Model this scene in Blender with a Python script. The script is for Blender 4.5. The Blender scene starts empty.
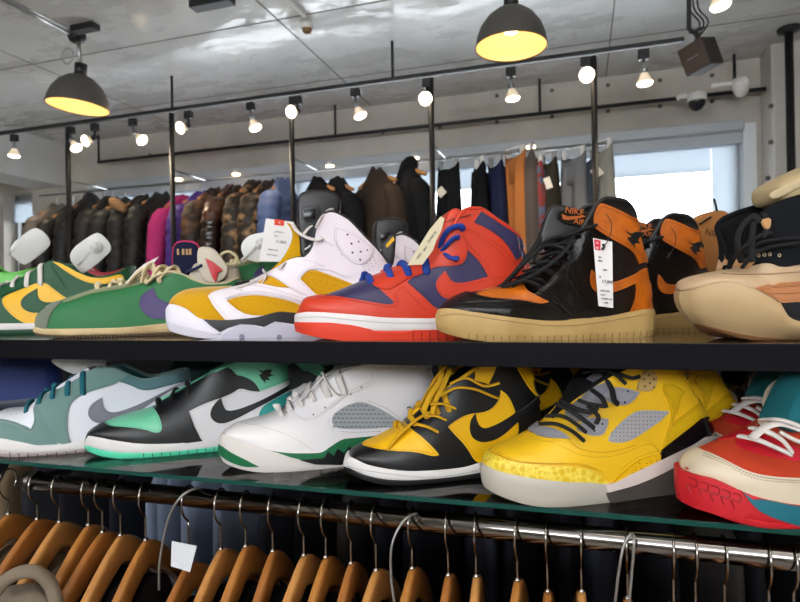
import bpy, bmesh, math, random
import numpy as np
from mathutils import Vector, Matrix, noise
from mathutils.geometry import delaunay_2d_cdt
random.seed(7)
PI = math.pi
scn = bpy.context.scene
COL = scn.collection

# ------------------------------------------------------------------ camera
TH, ROLL, PITCH, FPX = math.radians(17.35), math.radians(0.92), math.radians(0.14), 578.0
EYE = np.array([0.0, 0.0, 1.5])
_F = np.array([-math.sin(TH) * math.cos(PITCH), math.cos(TH) * math.cos(PITCH), math.sin(PITCH)])
_R = np.array([math.cos(TH), math.sin(TH), 0.0])
_U = np.cross(_R, _F)
CR = _R * math.cos(ROLL) - _U * math.sin(ROLL)
CU = _U * math.cos(ROLL) + _R * math.sin(ROLL)
CF = _F
cam_data = bpy.data.cameras.new('camera')
cam_data.lens = FPX / 800 * 36
cam_data.sensor_width = 36
cam_data.clip_start = 0.02
cam = bpy.data.objects.new('camera', cam_data)
COL.objects.link(cam)
cam.matrix_world = Matrix(((CR[0], CU[0], -CF[0], EYE[0]), (CR[1], CU[1], -CF[1], EYE[1]),
                           (CR[2], CU[2], -CF[2], EYE[2]), (0, 0, 0, 1)))
cam_data.dof.use_dof = True
cam_data.dof.focus_distance = 0.76
cam_data.dof.aperture_fstop = 9.5
scn.camera = cam

# ------------------------------------------------------------------ world, exposure
scn.view_settings.view_transform = 'Standard'
scn.view_settings.look = 'None'
scn.view_settings.gamma = 1
scn.view_settings.use_curve_mapping = False
scn.view_settings.exposure = 0.30
w = bpy.data.worlds.new('daylight')
scn.world = w
w.use_nodes = True
bg = w.node_tree.nodes['Background']
bg.inputs[0].default_value = (0.93, 0.965, 1.0, 1)
bg.inputs[1].default_value = 9.0

def area(name, loc, rot, sx, sy, power, color):
    l = bpy.data.lights.new(name, 'AREA')
    l.shape = 'RECTANGLE'; l.size = sx; l.size_y = sy; l.energy = power; l.color = color
    o = bpy.data.objects.new(name, l); COL.objects.link(o)
    o.location = loc; o.rotation_euler = rot
    return o
# unseen fill lamps added behind the camera, one tipped up, one over the aisle
area('shop_front_daylight', (-0.6, -2.8, 2.3), (math.radians(125), 0, 0), 4.5, 0.9, 40, (0.95, 0.97, 1.0))
area('aisle_ceiling_light', (0.3, -0.35, 3.0), (math.radians(16), 0, 0), 2.2, 0.35, 11, (1.0, 0.90, 0.78))

# ------------------------------------------------------------------ projection helpers
def ray(px, py):
    return CF + CR * ((px - 400) / FPX) + CU * ((301 - py) / FPX)
def atY(px, py, Y):
    d = ray(px, py); return EYE + d * (Y - EYE[1]) / d[1]
def atZ(px, py, Z):
    d = ray(px, py); return EYE + d * (Z - EYE[2]) / d[2]
def proj(P):
    d = np.asarray(P, float) - EYE
    z = d @ CF
    return np.stack([400 + FPX * (d @ CR) / z, 301 - FPX * (d @ CU) / z], -1)

# ------------------------------------------------------------------ materials
def s2l(c):
    if isinstance(c, str):
        c = [int(c[i:i + 2], 16) / 255 for i in (0, 2, 4)]
    return tuple(x / 12.92 if x <= 0.04045 else ((x + 0.055) / 1.055) ** 2.4 for x in c) + (1,)
_M = {}
def mat(name, col='808080', rough=0.5, bump=None, bs=60, bstr=0.3, bdist=0.001, metal=0, coat=0, spec=0.5,
        col2=None, cs=20, cmix=0.5, cshift=0.0, crackcol=None, cks=100, emit=None, estr=0, trans=0, ior=1.45, alpha=1, sheen=0, rough2=None):
    if name in _M: return _M[name]
    m = bpy.data.materials.new(name); m.use_nodes = True
    nt = m.node_tree; b = nt.nodes['Principled BSDF']; N = nt.nodes.new; Lk = nt.links.new
    b.inputs['Base Color'].default_value = s2l(col)
    b.inputs['Roughness'].default_value = rough
    b.inputs['Metallic'].default_value = metal
    b.inputs['Coat Weight'].default_value = coat
    b.inputs['Specular IOR Level'].default_value = spec
    b.inputs['Transmission Weight'].default_value = trans
    b.inputs['IOR'].default_value = ior
    b.inputs['Alpha'].default_value = alpha
    b.inputs['Sheen Weight'].default_value = sheen
    if emit:
        b.inputs['Emission Color'].default_value = s2l(emit); b.inputs['Emission Strength'].default_value = estr
    tc = N('ShaderNodeTexCoord')
    if col2:
        n = N('ShaderNodeTexNoise'); n.inputs['Scale'].default_value = cs; n.inputs['Detail'].default_value = 4
        r = N('ShaderNodeValToRGB'); r.color_ramp.elements[0].position = 0.5 + cshift - 0.25 * (1 - cmix) - 0.05
        r.color_ramp.elements[1].position = 0.5 + cshift + 0.25 * (1 - cmix) + 0.05
        r.color_ramp.elements[0].color = s2l(col); r.color_ramp.elements[1].color = s2l(col2)
        Lk(tc.outputs['Object'], n.inputs['Vector']); Lk(n.outputs['Fac'], r.inputs[0]); Lk(r.outputs[0], b.inputs['Base Color'])
    if crackcol:
        n = N('ShaderNodeTexVoronoi'); n.feature = 'DISTANCE_TO_EDGE'; n.inputs['Scale'].default_value = cks
        ns = N('ShaderNodeTexNoise'); ns.inputs['Scale'].default_value = cks * .8
        mv = N('ShaderNodeMix'); mv.data_type = 'VECTOR'; mv.inputs[0].default_value = .012
        Lk(tc.outputs['Object'], mv.inputs[4]); Lk(ns.outputs['Color'], mv.inputs[5]); Lk(mv.outputs[1], n.inputs['Vector'])
        r = N('ShaderNodeValToRGB'); r.color_ramp.elements[0].position = .03; r.color_ramp.elements[1].position = .10
        r.color_ramp.elements[0].color = s2l(crackcol); r.color_ramp.elements[1].color = s2l(col)
        Lk(n.outputs['Distance'], r.inputs[0]); Lk(r.outputs[0], b.inputs['Base Color'])
    if rough2 is not None:
        n = N('ShaderNodeTexNoise'); n.inputs['Scale'].default_value = cs
        r = N('ShaderNodeMapRange'); r.inputs[3].default_value = rough; r.inputs[4].default_value = rough2
        r.inputs[1].default_value = 0.4; r.inputs[2].default_value = 0.6
        Lk(tc.outputs['Object'], n.inputs['Vector']); Lk(n.outputs['Fac'], r.inputs[0]); Lk(r.outputs[0], b.inputs['Roughness'])
    if bump:
        bp = N('ShaderNodeBump'); bp.inputs['Strength'].default_value = bstr; bp.inputs['Distance'].default_value = bdist
        if bump == 'noise':
            n = N('ShaderNodeTexNoise'); n.inputs['Scale'].default_value = bs; n.inputs['Detail'].default_value = 3; o = n.outputs['Fac']
            Lk(tc.outputs['Object'], n.inputs['Vector'])
        elif bump in ('cell', 'crack'):
            n = N('ShaderNodeTexVoronoi'); n.inputs['Scale'].default_value = bs
            if bump == 'crack': n.feature = 'DISTANCE_TO_EDGE'
            o = n.outputs['Distance']
            ns = N('ShaderNodeTexNoise'); ns.inputs['Scale'].default_value = bs * 0.6
            mx = N('ShaderNodeMix'); mx.data_type = 'VECTOR'; mx.inputs[0].default_value = 0.02
            Lk(tc.outputs['Object'], mx.inputs[4]); Lk(ns.outputs['Color'], mx.inputs[5]); Lk(mx.outputs[1], n.inputs['Vector'])
            if bump == 'crack':
                r = N('ShaderNodeMapRange'); r.inputs[2].default_value = 0.10; Lk(o, r.inputs[0]); o = r.outputs[0]
        elif bump == 'weave':
            sx = N('ShaderNodeTexWave'); sx.inputs['Scale'].default_value = bs; sx.bands_direction = 'X'
            sz = N('ShaderNodeTexWave'); sz.inputs['Scale'].default_value = bs; sz.bands_direction = 'Z'
            Lk(tc.outputs['Object'], sx.inputs['Vector']); Lk(tc.outputs['Object'], sz.inputs['Vector'])
            ad = N('ShaderNodeMath'); ad.operation = 'MULTIPLY'; Lk(sx.outputs['Fac'], ad.inputs[0]); Lk(sz.outputs['Fac'], ad.inputs[1]); o = ad.outputs[0]
        elif bump == 'ribs':
            sx = N('ShaderNodeTexWave'); sx.inputs['Scale'].default_value = bs; sx.bands_direction = 'X'
            Lk(tc.outputs['Object'], sx.inputs['Vector']); o = sx.outputs['Fac']
        Lk(o, bp.inputs['Height']); Lk(bp.outputs[0], b.inputs['Normal'])
    _M[name] = m
    return m
def leather(name, col, rough=0.42, bs=700, st=0.35, **k):
    return mat(name, col, rough, 'noise', bs, st, 0.0006, **k)
def suede(name, col, **k):
    return mat(name, col, 0.95, 'noise', 1500, 0.5, 0.0005, spec=0.15, sheen=0.3, **k)
def rubber(name, col, **k):
    return mat(name, col, 0.55, 'noise', 1200, 0.2, 0.0004, **k)
def cloth(name, col, **k):
    return mat(name, col, 0.9, 'noise', 900, 0.6, 0.0008, spec=0.2, **k)

# ------------------------------------------------------------------ mesh helpers
def mesh_obj(name, verts, faces, m=None, parent=None, smooth=True, flat_from=None, mats=None, midx=None):
    me = bpy.data.meshes.new(name)
    me.from_pydata([tuple(map(float, v)) for v in verts], [], [tuple(int(i) for i in f) for f in faces])
    if mats:
        for q in mats: me.materials.append(q)
        if midx is not None: me.polygons.foreach_set('material_index', midx)
    elif m: me.materials.append(m)
    if smooth:
        sm = [True] * len(me.polygons)
        if flat_from is not None:
            for i in range(flat_from, len(sm)): sm[i] = False
        me.polygons.foreach_set('use_smooth', sm)
    me.update()
    o = bpy.data.objects.new(name, me); COL.objects.link(o)
    if parent: o.parent = parent
    return o
class MB:
    def __init__(s): s.v = []; s.f = []
    def add(s, v, f):
        n = len(s.v); s.v += [tuple(p) for p in v]; s.f += [tuple(i + n for i in q) for q in f]
    def box(s, x0, x1, y0, y1, z0, z1, bev=0):
        if bev <= 0:
            v = [(x, y, z) for x in (x0, x1) for y in (y0, y1) for z in (z0, z1)]
            s.add(v, [(0, 1, 3, 2), (4, 6, 7, 5), (0, 4, 5, 1), (2, 3, 7, 6), (0, 2, 6, 4), (1, 5, 7, 3)])
            return
        bm = bmesh.new(); bmesh.ops.create_cube(bm, size=1)
        for q in bm.verts:
            q.co = Vector(((x0 + x1) / 2 + q.co.x * (x1 - x0), (y0 + y1) / 2 + q.co.y * (y1 - y0), (z0 + z1) / 2 + q.co.z * (z1 - z0)))
        bmesh.ops.bevel(bm, geom=bm.edges[:], offset=bev, segments=2, affect='EDGES', profile=0.5)
        bm.verts.index_update()
        s.add([q.co[:] for q in bm.verts], [[q.index for q in f.verts] for f in bm.faces]); bm.free()
    def tube(s, pts, r, n=10, cap=True, flat=1.0, up=(0, 0, 1), closed=False):
        P = [Vector(p) for p in pts]; m = len(P)
        rr = r if hasattr(r, '__len__') else [r] * m
        up = Vector(up); v = []; last = None
        for i, p in enumerate(P):
            if closed: t = P[(i + 1) % m] - P[i - 1]
            else: t = P[min(i + 1, m - 1)] - P[max(i - 1, 0)]
            if t.length < 1e-9: t = Vector((1, 0, 0))
            t.normalize()
            ref = up if last is None else last
            a = ref - t * ref.dot(t)
            if a.length < 1e-4: a = t.orthogonal()
            a.normalize(); b = t.cross(a); last = a
            for k in range(n):
                an = 2 * PI * k / n
                v.append(p + (a * math.cos(an) * flat + b * math.sin(an)) * rr[i])
        f = []
        for i in range(m if closed else m - 1):
            j = (i + 1) % m
            for k in range(n): f.append((i * n + k, i * n + (k + 1) % n, j * n + (k + 1) % n, j * n + k))
        if cap and not closed:
            f.append(tuple(range(n))[::-1]); f.append(tuple((m - 1) * n + k for k in range(n)))
        s.add(v, f)
    def lathe(s, prof, n=24, M=None):
        v = []; f = []
        for r, z in prof:
            for k in range(n):
                a = 2 * PI * k / n; p = Vector((r * math.cos(a), r * math.sin(a), z)); v.append(M @ p if M else p)
        for i in range(len(prof) - 1):
            for k in range(n): f.append((i * n + k, i * n + (k + 1) % n, (i + 1) * n + (k + 1) % n, (i + 1) * n + k))
        s.add(v, f)
    def grid(s, P, closed_u=False, closed_v=False, capu=False):
        nu, nv = len(P), len(P[0]); f = []
        for i in range(nu if closed_u else nu - 1):
            for j in range(nv if closed_v else nv - 1):
                f.append((i * nv + j, i * nv + (j + 1) % nv, ((i + 1) % nu) * nv + (j + 1) % nv, ((i + 1) % nu) * nv + j))
        if capu:
            f.append(tuple(range(nv))[::-1]); f.append(tuple((nu - 1) * nv + j for j in range(nv)))
        s.add([p for row in P for p in row], f)
    def build(s, name, m, parent=None, smooth=False):
        return mesh_obj(name, s.v, s.f, m, parent, smooth)
def tag(o, label=None, cat=None, group=None, kind=None):
    if label: o['label'] = label
    if cat: o['category'] = cat
    if group: o['group'] = group
    if kind: o['kind'] = kind
    return o
def empty(name, loc=(0, 0, 0), rz=0, label=None, cat=None, group=None):
    o = bpy.data.objects.new(name, None); COL.objects.link(o)
    o.empty_display_size = 0.02
    o.location = tuple(float(q) for q in loc); o.rotation_euler = (0, 0, rz)
    return tag(o, label, cat, group)
def copy_tree(o, parent=None):
    c = o.copy(); COL.objects.link(c); c.parent = parent
    for ch in list(o.children): copy_tree(ch, c)
    return c
def shade(o, ang=40):
    me = o.data
    me.polygons.foreach_set('use_smooth', [True] * len(me.polygons))
    try: me.set_sharp_from_angle(angle=math.radians(ang))
    except Exception: pass
    return o
def struct(name, mb, m):
    o = mb.build(name, m); o['kind'] = 'structure'; return o
def catmull(P, n):
    P = [np.asarray(p, float) for p in P]
    if len(P) < 3:
        return [P[0] + (P[-1] - P[0]) * i / (n - 1) for i in range(n)]
    out = []
    m = len(P) - 1
    for i in range(n):
        t = i / (n - 1) * m; k = min(int(t), m - 1); f = t - k
        p0 = P[max(k - 1, 0)]; p1 = P[k]; p2 = P[k + 1]; p3 = P[min(k + 2, m)]
        out.append(0.5 * ((2 * p1) + (-p0 + p2) * f + (2 * p0 - 5 * p1 + 4 * p2 - p3) * f * f + (-p0 + 3 * p1 - 3 * p2 + p3) * f ** 3))
    return out

# ------------------------------------------------------------------ shoe engine
# a shoe's own axes: x from toe to heel, y across (the near side is -y), z up from the shelf
WT = [(0, 0), (.012, .26), (.035, .45), (.07, .62), (.12, .78), (.2, .93), (.3, 1), (.42, .97), (.55, .86), (.7, .76), (.82, .73), (.9, .66), (.95, .53), (.98, .36), (1, 0)]
def smooth01(t): t = np.clip(t, 0, 1); return t * t * (3 - 2 * t)
def pchip(xs, ys):
    xs = np.asarray(xs, float); ys = np.asarray(ys, float)
    h = np.diff(xs); d = np.diff(ys) / h
    m = np.zeros_like(ys); m[0] = d[0]; m[-1] = d[-1]
    for i in range(1, len(ys) - 1):
        if d[i - 1] * d[i] <= 0: m[i] = 0
        else:
            w1 = 2 * h[i] + h[i - 1]; w2 = h[i] + 2 * h[i - 1]; m[i] = (w1 + w2) / (w1 / d[i - 1] + w2 / d[i])
    def f(x):
        x = np.clip(np.asarray(x, float), xs[0], xs[-1])
        i = np.clip(np.searchsorted(xs, x, side='right') - 1, 0, len(xs) - 2)
        t = (x - xs[i]) / h[i]
        return ((2 * t ** 3 - 3 * t ** 2 + 1) * ys[i] + (t ** 3 - 2 * t ** 2 + t) * h[i] * m[i] + (-2 * t ** 3 + 3 * t ** 2) * ys[i + 1] + (t ** 3 - t ** 2) * h[i] * m[i + 1])
    return f

STITCH = dict.fromkeys(('eyestay', 'mudguard', 'toe_cap', 'collar_flap', 'collar_band', 'collar', 'toe_overlay', 'lower_quarter', 'upper_quarter', 'vamp_stripe', 'heel_patch', 'quarter', 'swoosh', 'collar_inset', 'heel_cage', 'ankle_pad', 'side_panel', 'toe_box', 'quarter_overlay', 'collar_stripe'), True)
class Shoe:
    def __init__(S, name, label, toe, heel, Yt, L, shelf, W=.048, group=None, cat='shoe', phi=None, ztip=.02, col_open=(.35, .7), p=2.6, rim=.80, flipside=False):
        S.L, S.W, S.z0 = L, W, shelf
        S.rnd = 0.0
        O = atY(toe[0], toe[1], Yt); O[2] = shelf
        S.O = O
        S.fit = None
        if phi is not None and heel is not None and L is None:
            lo, hi = .2, .5
            for _ in range(40):
                mid = (lo + hi) / 2
                if proj(O + np.array([math.cos(phi) * mid, math.sin(phi) * mid, ztip]))[0] < heel[0]: lo = mid
                else: hi = mid
            L = S.L = (lo + hi) / 2
        if W is None: W = S.W = L * .160
        if phi is None:
            lo, hi = math.radians(-17), math.radians(85)
            for _ in range(40):
                mid = (lo + hi) / 2
                P = O + np.array([math.cos(mid) * L, math.sin(mid) * L, ztip])
                if proj(P)[0] > heel[0]: lo = mid
                else: hi = mid
            phi = (lo + hi) / 2
        S.phi = phi
        c, s = math.cos(phi), math.sin(phi)
        S.B = np.array([[c, s, 0], [-s, c, 0], [0, 0, 1]])       # world -> local rotation
        S.root = empty(name, O, phi, label, cat, group)
        S.wf = pchip([a for a, b in WT], [b for a, b in WT])
        S.co = col_open; S.p = p; S.rim = rim
        S.eo = S.B @ (EYE - O)
    # photo pixel -> local point on the plane y = yy
    def un(S, px, py, yy=0.0):
        d = S.B @ ray(px, py)
        t = (yy - S.eo[1]) / d[1]
        return S.eo + d * t
    def onsole(S, px, py, extra=.003):
        y = 0
        for _ in range(8):
            q = S.un(px, py, y); s = min(max((q[0]) / S.L, 0), 1); y = -(float(S.wf(s)) * S.W + extra * min(1, s * 15, (1 - s) * 15))
        return min(max(q[0] / S.L, 0), 1), q[2]
    def toworld(S, P):
        return np.asarray(P) @ S.B + S.O
    # silhouettes: top = [(s, px, py)], sole_top = [(px, py)]
    def shape(S, top, sole_top, spring=.012, hb=0.004, rimy=None, toer=.0, flat=None):
        st = sorted(S.onsole(*q) for q in sole_top)
        st = [(0, st[0][1])] + [q for q in st if .01 < q[0] < .99] + [(1, st[-1][1])]
        S.st = pchip(*zip(*st))
        S.zb = lambda s: spring * np.clip(1 - np.asarray(s) / .22, 0, 1) ** 2 + .003 * np.clip((np.asarray(s) - .93) / .07, 0, 1)
        S.hb = hb
        T = []
        for (s, px, py) in top:
            c = float(S.cf(s)); q = S.un(px, py, -c * S.rim * float(S.wf(min(s, .93))) * S.W)
            T.append((s, q[0], q[2]))
        S.tx = pchip([t[0] for t in T], [t[1] for t in T]); S.tz = pchip([t[0] for t in T], [t[2] for t in T])
        S._inv = {}
        return S
    def cf(S, s):
        return smooth01((np.asarray(s, float) - S.co[0]) / (S.co[1] - S.co[0]))
    def upper_pt(S, s, a):
        s = np.asarray(s, float); a = np.asarray(a, float)
        c = S.cf(s)
        z0 = S.st(s) - .002
        ca = np.cos(a * PI / 2) ** (2 / S.p); sa = np.sin(a * PI / 2) ** (2 / S.p)
        v = (1 - c) * sa + c * a
        wclosed = ca; wopen = 1 - (1 - S.rim) * a ** 1.3 - .05 * np.sin(PI * a)
        W = S.wf(s) * S.W
        wd = W * ((1 - c) * wclosed + c * wopen)
        bx = s * S.L
        e = np.clip((s - .6) / .4, 0, 1)
        x = bx + (S.tx(s) - bx) * v + S.hb * np.sin(PI * np.clip(a, 0, 1)) * e ** 2 - .004 * (1 - np.clip(s / .1, 0, 1)) * 0
        z = z0 + (S.tz(s) - z0) * v
        return x, wd, z
    def sole_pt(S, s, a, ex=.003, sc=None):
        s = np.asarray(s, float); a = np.asarray(a, float)
        z0 = S.zb(s); z1 = S.st(s)
        b = ex * (1 + .25 * np.sin(PI * a)) - .002 * (1 - a) ** 3 * 1.0 - S.rnd * (1 - a) ** 2
        W = S.wf(s) * (S.W + b)
        x = s * (S.L + 2 * b) - b
        return x, W, z0 + (z1 - z0) * a
    # pixel -> (s, a) on the near side of a surface
    def inv(S, surf, px, py):
        key = surf.__name__ if hasattr(surf, '__name__') else id(surf)
        if key not in S._inv:
            gs = np.concatenate([np.linspace(0, .1, 24), np.linspace(.105, .9, 100), np.linspace(.905, 1, 20)])
            ga = np.linspace(0, 1, 61)
            s, a = np.meshgrid(gs, ga, indexing='ij')
            x, wd, z = surf(s, a)
            S._inv[key] = (s.ravel(), a.ravel(), proj(S.toworld(np.stack([x, -wd, z], -1).reshape(-1, 3))))
        s, a, q = S._inv[key]
        d = (q[:, 0] - px) ** 2 + (q[:, 1] - py) ** 2
        k = int(np.argmin(d)); cs, ca = s[k], a[k]
        if d[k] > 36: return cs, ca
        def f(cs, ca):
            x, wd, z = surf(cs, ca); return proj(S.toworld(np.array([float(x), -float(wd), float(z)])))
        for _ in range(3):
            p0 = f(cs, ca); h = 1e-3
            hs = h if cs < .99 else -h; ha = h if ca < .99 else -h
            J = np.stack([(f(cs + hs, ca) - p0) / hs, (f(cs, ca + ha) - p0) / ha], 1)
            r = np.array([px, py]) - p0
            try: dl = np.linalg.solve(J.T @ J + np.eye(2) * 2.0, J.T @ r)
            except Exception: break
            dl = np.clip(dl, -.03, .03)
            cs = min(max(cs + dl[0], 0), 1); ca = min(max(ca + dl[1], 0), 1)
        return cs, ca
    def P3(S, surf, s, a, side=-1, off=0.0):
        s = np.asarray(s, float); a = np.asarray(a, float)
        def raw(s, a):
            x, wd, z = surf(np.clip(s, 0, 1), np.clip(a, 0, 1)); return np.stack([x, side * wd, z], -1)
        p = raw(s, a)
        h = 2e-3
        hs = np.where(s > .5, -h, h); ha = np.where(a > .5, -h, h)
        ds = (raw(s + hs, a) - p) / hs[..., None]; da = (raw(s, a + ha) - p) / ha[..., None]
        n = np.cross(ds, da)
        ln = np.linalg.norm(n, axis=-1, keepdims=True); n = n / np.maximum(ln, 1e-9)
        n = n * side
        n = -n * 1.0
        # orient outward
        ctr = np.stack([np.full_like(p[..., 0], S.L * .5), np.zeros_like(p[..., 0]), np.full_like(p[..., 0], .02)], -1)
        sg = np.sign(np.sum(n * (p - ctr), -1, keepdims=True)); sg[sg == 0] = 1
        n = np.where(np.sum(n * n, -1, keepdims=True) < .5, np.array([0, side * 1.0, 0]), n * sg)
        return p + n * off, n
    def panel_sa(S, name, m, poly, surf=None, off=.0014, side=0, label=None, parent=None, dens=.0035, step=.0055, back=-.0015):
        surf = surf or S.upper_pt
        H = .10 if surf == S.upper_pt else .03
        P = [np.array([q[0] * S.L, q[1] * H]) for q in poly]
        D = []
        for i in range(len(P)):
            a, b = P[i], P[(i + 1) % len(P)]; n = max(1, int(np.linalg.norm(b - a) / dens))
            for k in range(n): D.append(a + (b - a) * k / n)
        # drop near-duplicates
        E = [D[0]]
        for q in D[1:]:
            if np.linalg.norm(q - E[-1]) > 2e-4: E.append(q)
        if np.linalg.norm(E[0] - E[-1]) < 2e-4: E.pop()
        D = E; n = len(D)
        A = np.array(D)
        lo, hi = A.min(0), A.max(0)
        inner = []
        x1, y1 = A[:, 0], A[:, 1]; x2, y2 = np.roll(x1, -1), np.roll(y1, -1)
        gx = np.arange(lo[0] + step / 2, hi[0], step); gy = np.arange(lo[1] + step / 2, hi[1], step)
        for i, u in enumerate(gx):
            for v in gy:
                v2 = v + (step / 2 if i % 2 else 0)
                c = ((y1 > v2) != (y2 > v2)) & (u < (x2 - x1) * (v2 - y1) / (y2 - y1 + 1e-15) + x1)
                if c.sum() % 2 and np.min((x1 - u) ** 2 + (y1 - v2) ** 2) > (step * .4) ** 2: inner.append((u, v2))
        pts = [Vector((float(q[0]), float(q[1]))) for q in D] + [Vector(q) for q in inner]
        r = delaunay_2d_cdt(pts, [], [list(range(n))], 1, 1e-6)
        V2 = np.array([(q.x, q.y) for q in r[0]]); F = [tuple(f) for f in r[2]]
        if len(V2) == 0: return None
        # boundary edges
        cnt = {}
        for f in F:
            for i in range(len(f)):
                e = (f[i], f[(i + 1) % len(f)]); cnt[e] = cnt.get(e, 0) + 1
        bd = [e for e in cnt if (e[1], e[0]) not in cnt]
        V, FF, walls = [], [], []; objs = []
        split = max(q[1] for q in poly) < .975 and (min(q[0] for q in poly) > .015) and max(q[0] for q in poly) < .985
        for sd in ((-1, 1) if side == 0 else (side,)):
            s, a = V2[:, 0] / S.L, V2[:, 1] / H
            po, _ = S.P3(surf, s, a, sd, off); pi_, _ = S.P3(surf, s, a, sd, back)
            if split and sd > 0 and side == 0:
                objs.append((V, FF, walls)); V, FF, walls = [], [], []
            b0 = len(V); V += list(po)
            FF += [tuple(b0 + i for i in (f[::-1] if sd < 0 else f)) for f in F]
            be = {}
            for e in bd:
                for i in e:
                    if i not in be:
                        be[i] = len(V); V.append(po[i]); V.append(pi_[i])
            for e in bd:
                i, j = be[e[0]], be[e[1]]
                q = (i, j, j + 1, i + 1); walls.append(q if sd < 0 else q[::-1])
        for a_, b_, c_ in objs: mesh_obj(name, a_, b_ + c_, m, parent or S.root, True, flat_from=len(b_))
        o = mesh_obj(name, V, FF + walls, m, parent or S.root, True, flat_from=len(FF))
        if label: o['label'] = label
        if STITCH.get(name) and side <= 0:
            # a row of stitches just inside the outline
            D2 = np.array(D); nn = len(D2)
            area_ = .5 * np.sum(D2[:, 0] * np.roll(D2[:, 1], -1) - np.roll(D2[:, 0], -1) * D2[:, 1])
            tg = np.roll(D2, -2, 0) - np.roll(D2, 2, 0); tg /= np.maximum(np.linalg.norm(tg, axis=1, keepdims=True), 1e-9)
            nv = np.stack([-tg[:, 1], tg[:, 0]], 1) * (1 if area_ > 0 else -1)
            I = D2 + nv * .0026
            s_, a_ = I[:, 0] / S.L, I[:, 1] / H
            ok = (s_ > .03) & (s_ < .975) & (a_ > .06) & (a_ < .955)
            for k in range(nn):
                if np.min(np.sum((D2 - I[k]) ** 2, 1)) < .0021 ** 2: ok[k] = False
            M = MB()
            pp, _ = S.P3(surf, s_, a_, -1, off + .0001)
            run = 0.0
            for k in range(nn):
                j = (k + 1) % nn
                if ok[k] and ok[j]:
                    d = np.linalg.norm(pp[j] - pp[k]); t = 0.0
                    n_ = max(1, int(round(d / .0030)))
                    for q in range(n_):
                        M.tube([pp[k] + (pp[j] - pp[k]) * (q / n_), pp[k] + (pp[j] - pp[k]) * ((q + .62) / n_)], .00034, 4, True)
            if M.v:
                c = m.node_tree.nodes['Principled BSDF'].inputs['Base Color'].default_value
                lum = .3 * c[0] + .6 * c[1] + .1 * c[2]
                key = 'thread_for_' + m.name
                if key not in _M:
                    f = .45 if lum > .012 else 3.0
                    mm = mat(key, '808080', .8); mm.node_tree.nodes['Principled BSDF'].inputs['Base Color'].default_value = (c[0] * f, c[1] * f, c[2] * f, 1)
                so = M.build('stitching', _M[key], o); so.matrix_parent_inverse = Matrix.Identity(4)
        return o
    def panel(S, name, m, px, surf=None, smooth=True, **k):
        surf = surf or S.upper_pt
        P = [np.array(q, float) for q in px]; D = []
        if smooth and len(P) > 4:
            # soften a traced outline: corner-preserving Chaikin
            Q = []
            n = len(P)
            for i in range(n):
                a, b, c = P[i - 1], P[i], P[(i + 1) % n]
                u = (b - a) / (np.linalg.norm(b - a) + 1e-9); v = (c - b) / (np.linalg.norm(c - b) + 1e-9)
                if u @ v < .2: Q.append(b)
                else:
                    Q.append(b + (a - b) * .25); Q.append(b + (c - b) * .25)
            P = Q
            Q = []
            n = len(P)
            for i in range(n):
                a, b, c = P[i - 1], P[i], P[(i + 1) % n]
                u = (b - a) / (np.linalg.norm(b - a) + 1e-9); v = (c - b) / (np.linalg.norm(c - b) + 1e-9)
                if u @ v < .2: Q.append(b)
                else:
                    Q.append(b + (a - b) * .25); Q.append(b + (c - b) * .25)
            P = Q
        for i in range(len(P)):
            a, b = P[i], P[(i + 1) % len(P)]; n = max(1, int(np.linalg.norm(b - a) / 5))
            for t in range(n): D.append(a + (b - a) * t / n)
        sa = [S.inv(surf, *q) for q in D]
        return S.panel_sa(name, m, sa, surf, **k)
    def upper(S, m, lining, name='upper', rimm=None, rimr=.003, inner=.55, bed=None):
        ss = np.concatenate([1 - np.cos(np.linspace(0, PI / 2, 16)) , []]) * .12
        ss = np.concatenate([ss, np.linspace(.13, .9, 60), .9 + .1 * np.sin(np.linspace(.1, PI / 2, 14))])
        aa = np.linspace(0, 1, 25)
        s, a = np.meshgrid(ss, aa, indexing='ij')
        x, wd, z = S.upper_pt(s, a)
        rows = []
        for i in range(len(ss)):
            row = [(x[i, j], -wd[i, j], z[i, j]) for j in range(len(aa))]
            rows.append(row)
        V = []; F = []; na = len(aa)
        for sd in (-1, 1):
            b = len(V)
            for i in range(len(ss)):
                for j in range(na): V.append((x[i, j], sd * wd[i, j], z[i, j]))
            for i in range(len(ss) - 1):
                for j in range(na - 1):
                    q = (b + i * na + j, b + (i + 1) * na + j, b + (i + 1) * na + j + 1, b + i * na + j + 1)
                    F.append(q if sd < 0 else q[::-1])
        h = len(ss) * na
        for i in range(len(ss) - 1):
            if S.cf(ss[i + 1]) < .12:
                j = na - 1
                F.append((i * na + j, (i + 1) * na + j, h + (i + 1) * na + j, h + i * na + j))
        bm = bmesh.new()
        vs = [bm.verts.new(q) for q in V]
        for f in F:
            try: bm.faces.new([vs[i] for i in f])
            except ValueError: pass
        bmesh.ops.remove_doubles(bm, verts=bm.verts[:], dist=1e-5)
        me = bpy.data.meshes.new(name); bm.to_mesh(me); bm.free()
        me.materials.append(m); me.polygons.foreach_set('use_smooth', [True] * len(me.polygons))
        o = bpy.data.objects.new(name, me); COL.objects.link(o); o.parent = S.root
        # lining and padded rim of the opening
        k0 = next(i for i in range(len(ss)) if S.cf(ss[i]) > .10)
        L = MB(); depth = inner
        for sd in (-1, 1):
            g = []
            for i in range(k0, len(ss)):
                row = []
                for t in (1.0, .97, .9, .75, 1 - depth):
                    xx, ww, zz = S.upper_pt(ss[i], t)
                    k = .0035 * (1 - abs(2 * ((1 - t) / depth) - 1) * .2) if t < 1 else .0005
                    row.append((float(xx) - (k if ss[i] > .95 else 0), sd * max(float(ww) - k, 0), float(zz)))
                g.append(row)
            L.grid(g)
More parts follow.
